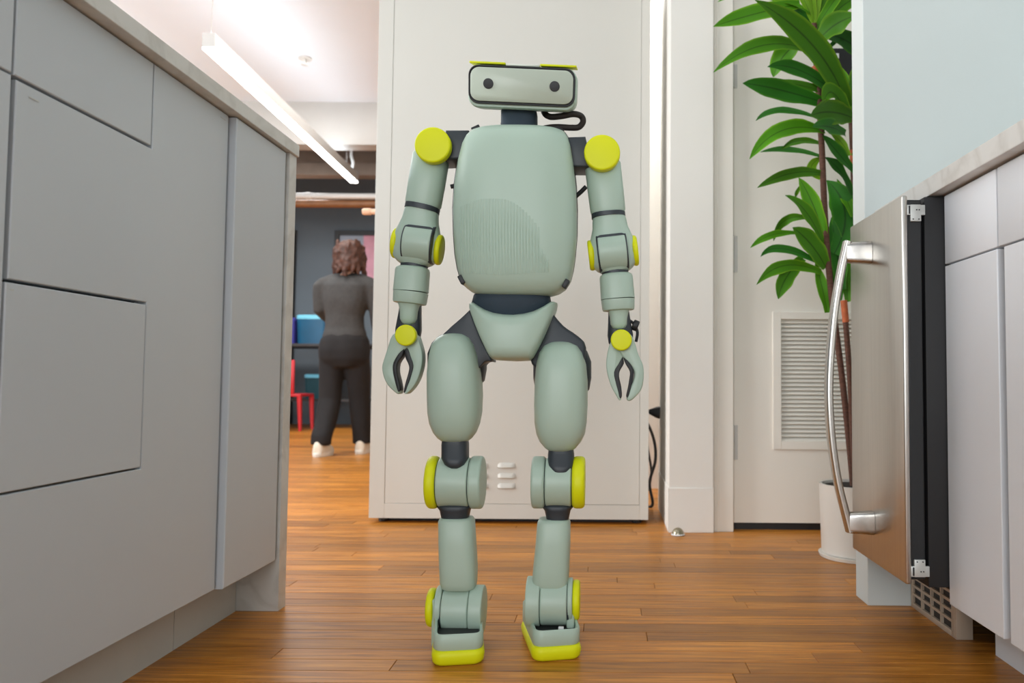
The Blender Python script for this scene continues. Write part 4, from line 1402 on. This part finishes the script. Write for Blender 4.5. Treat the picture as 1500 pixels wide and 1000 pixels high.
def knee(xa, xb, xc, xd, yc, r, yel_left):
    """drum between xb and xc, outer plates xa-xb and xc-xd"""
    k_ = axis_disc('knee_drum', (xb + xc) / 2, yc, 0, r - 2, xc - xb - 2.4, SG, rb)
    axis_disc('knee_gap', (xb + xc) / 2, yc, 0, r - 5, xc - xb + 4, DK, k_, bev=.5)
    axis_disc('knee_cap', (xa + xb) / 2, yc, 0, r, xb - xa, YL if yel_left else SG, k_, bev=6 if yel_left else 4)
    axis_disc('knee_cap', (xc + xd) / 2, yc, 0, r, xd - xc, SG if yel_left else YL, k_, bev=4 if yel_left else 6)
    return k_


knee(627.5, 643, 690, 708, 706, 38, True)
knee(780, 799, 838.5, 857, 706, 37.5, False)
for x0, x1 in ((641, 693), (794, 840)):
    rows('knee_yoke', [(739, x0 + 3, x1 - 3, .024, 3), (744, x0, x1, .028, 3), (749, x0 + 4, x1 - 4, .026, 3), (763, x0 + 7, x1 - 7, .024, 3)], RY, DK, rb)
rows('shin', [(759, 651, 688, .022, 3), (760.5, 646, 692, .028, 3.4), (765, 643.5, 694.5, .031, 3.6), (800, 644, 696.5, .034, 3.6), (835, 645, 698.5, .034, 3.6), (856, 646, 698, .033, 3.6), (864, 648, 697, .030, 3.4), (866, 653, 692, .024, 3)], RY, SG, rb)
rows('shin', [(761, 794, 829, .022, 3), (762.5, 790, 833, .028, 3.4), (768, 787.5, 835.5, .031, 3.6), (800, 785, 835.5, .034, 3.6), (835, 781.5, 834, .034, 3.6), (855, 780, 833, .033, 3.6), (864, 784, 831, .030, 3.4), (868, 792, 826, .024, 3)], RY, SG, rb)


def foot(fx, fy, yaw, hw_, Lf, xsign, ank):
    """foot whose toe points at the camera; (fx, fy) = toe middle on the floor"""
    R_ = Matrix.Translation(Vector((fx, fy, 0))) @ Matrix.Rotation(yaw, 4, 'Z')
    N_ = 9
    base = rrect(hw_, Lf / 2, hw_ * .42, N_)
    base = [(a, b + Lf / 2) for a, b in base]

    def scl(pts, k_):
        return [((a) * (1 - k_ / hw_), Lf / 2 + (b - Lf / 2) * (1 - k_ / (Lf / 2))) for a, b in pts]
    # sole
    rg = []
    for z, ins in ((0.0, .008), (.0012, .004), (.006, .0005), (.018, -.001), (.025, .001), (.0275, .004), (.028, .007)):
        rg.append([R_ @ Vector((a, b, z)) for a, b in scl(base, ins)])
    tub = None

    def hgt(a, b):
        sm = lambda t: max(0, min(1, t)) ** 2 * (3 - 2 * max(0, min(1, t)))
        o = sm((a * xsign / hw_ + 1) / 2)              # 1 on the outer side, 0 on the inner
        high = .034 * sm((b - .014) / .055)
        low = .016 * sm((b - .022) / .022) - .004 * sm((b - .055) / .03)
        return .057 + o * high + (1 - o) * low
    b_ = bmesh.new()
    rings = []
    rings.append([R_ @ Vector((a, c, .027)) for a, c in scl(base, .004)])
    rings.append([R_ @ Vector((a, c, .031)) for a, c in scl(base, .0015)])
    rings.append([R_ @ Vector((a, c, hgt(a, c) - .003)) for a, c in scl(base, .0018)])
    rings.append([R_ @ Vector((a, c, hgt(a, c))) for a, c in scl(base, .004)])
    rings.append([R_ @ Vector((a, c, hgt(a, c) - .002)) for a, c in scl(base, .008)])
    rings.append([R_ @ Vector((a, c, .046)) for a, c in scl(base, .009)])
    rings_bm(rings, b_)
    tub = finish('foot', b_, SG, rb, smooth=50)
    finish('foot_sole', rings_bm(rg), YL, tub, smooth=60)
    b_ = bmesh.new()
    rings_bm([[R_ @ Vector((a, c, z)) for a, c in scl(base, .0095)] for z in (.0455, .050)], b_)
    finish('foot_bed', b_, BK, tub)
    return R_


toeL = P(670, 978, 1.459)
toeR = P(812, 971, 1.488)
kf = 1.50 / F_PX
RL = foot(toeL.x - 0.0, 1.466, math.radians(10.5), 36.5 * kf, .185, -1, None)
RR = foot(toeR.x + 0.006, 1.494, math.radians(13), 36.0 * kf, .185, 1, None)


def ankle(xa, xb, xc, xd, yc, r, yel_left, ycap):
    k_ = axis_disc('ankle_drum', (xb + xc) / 2, yc, 0, r - 2, xc - xb - 2, SG, rb)
    axis_disc('ankle_gap', (xb + xc) / 2, yc, 0, r - 5, xc - xb + 4, DK, k_, bev=.5)
    w1, w2 = (xa + xb) / 2, (xc + xd) / 2
    axis_disc('ankle_cap', w1, ycap if yel_left else yc, 0, (r - 4) if yel_left else r, xb - xa, SG, k_, bev=2)
    axis_disc('ankle_cap', w2, yc if yel_left else ycap, 0, r if yel_left else (r - 4), xd - xc, SG, k_, bev=2)
    return k_


ankle(641, 650, 690, 709, 892, 34, True, 888)
ankle(772, 792, 832, 839, 880, 35, False, 878)
disc('ankle_disc', lw(633, 889), (1, 0, 0), 27 * s, 11 * s, 4.5 * s, YL, rb)
disc('ankle_disc', lw(844, 878), (1, 0, 0), 28 * s, 11 * s, 4.5 * s, YL, rb)
# upright side plates holding the ankle
for x0, x1, y0_, y1_, Rm in ((637, 649, 872, 940, None), (831, 842, 862, 925, None)):
    a, b2 = lw(x0, y0_), lw(x1, y1_)
    box('ankle_plate', a.x, b2.x, RY - .03, RY + .03, b2.z, a.z, SG, rb, bev=.004, seg=3)
c = P(822, 919, 1.515)
box('connector', c.x - .005, c.x + .005, 1.508, 1.516, 0.050, 0.058, M['white'], rb, bev=.001)
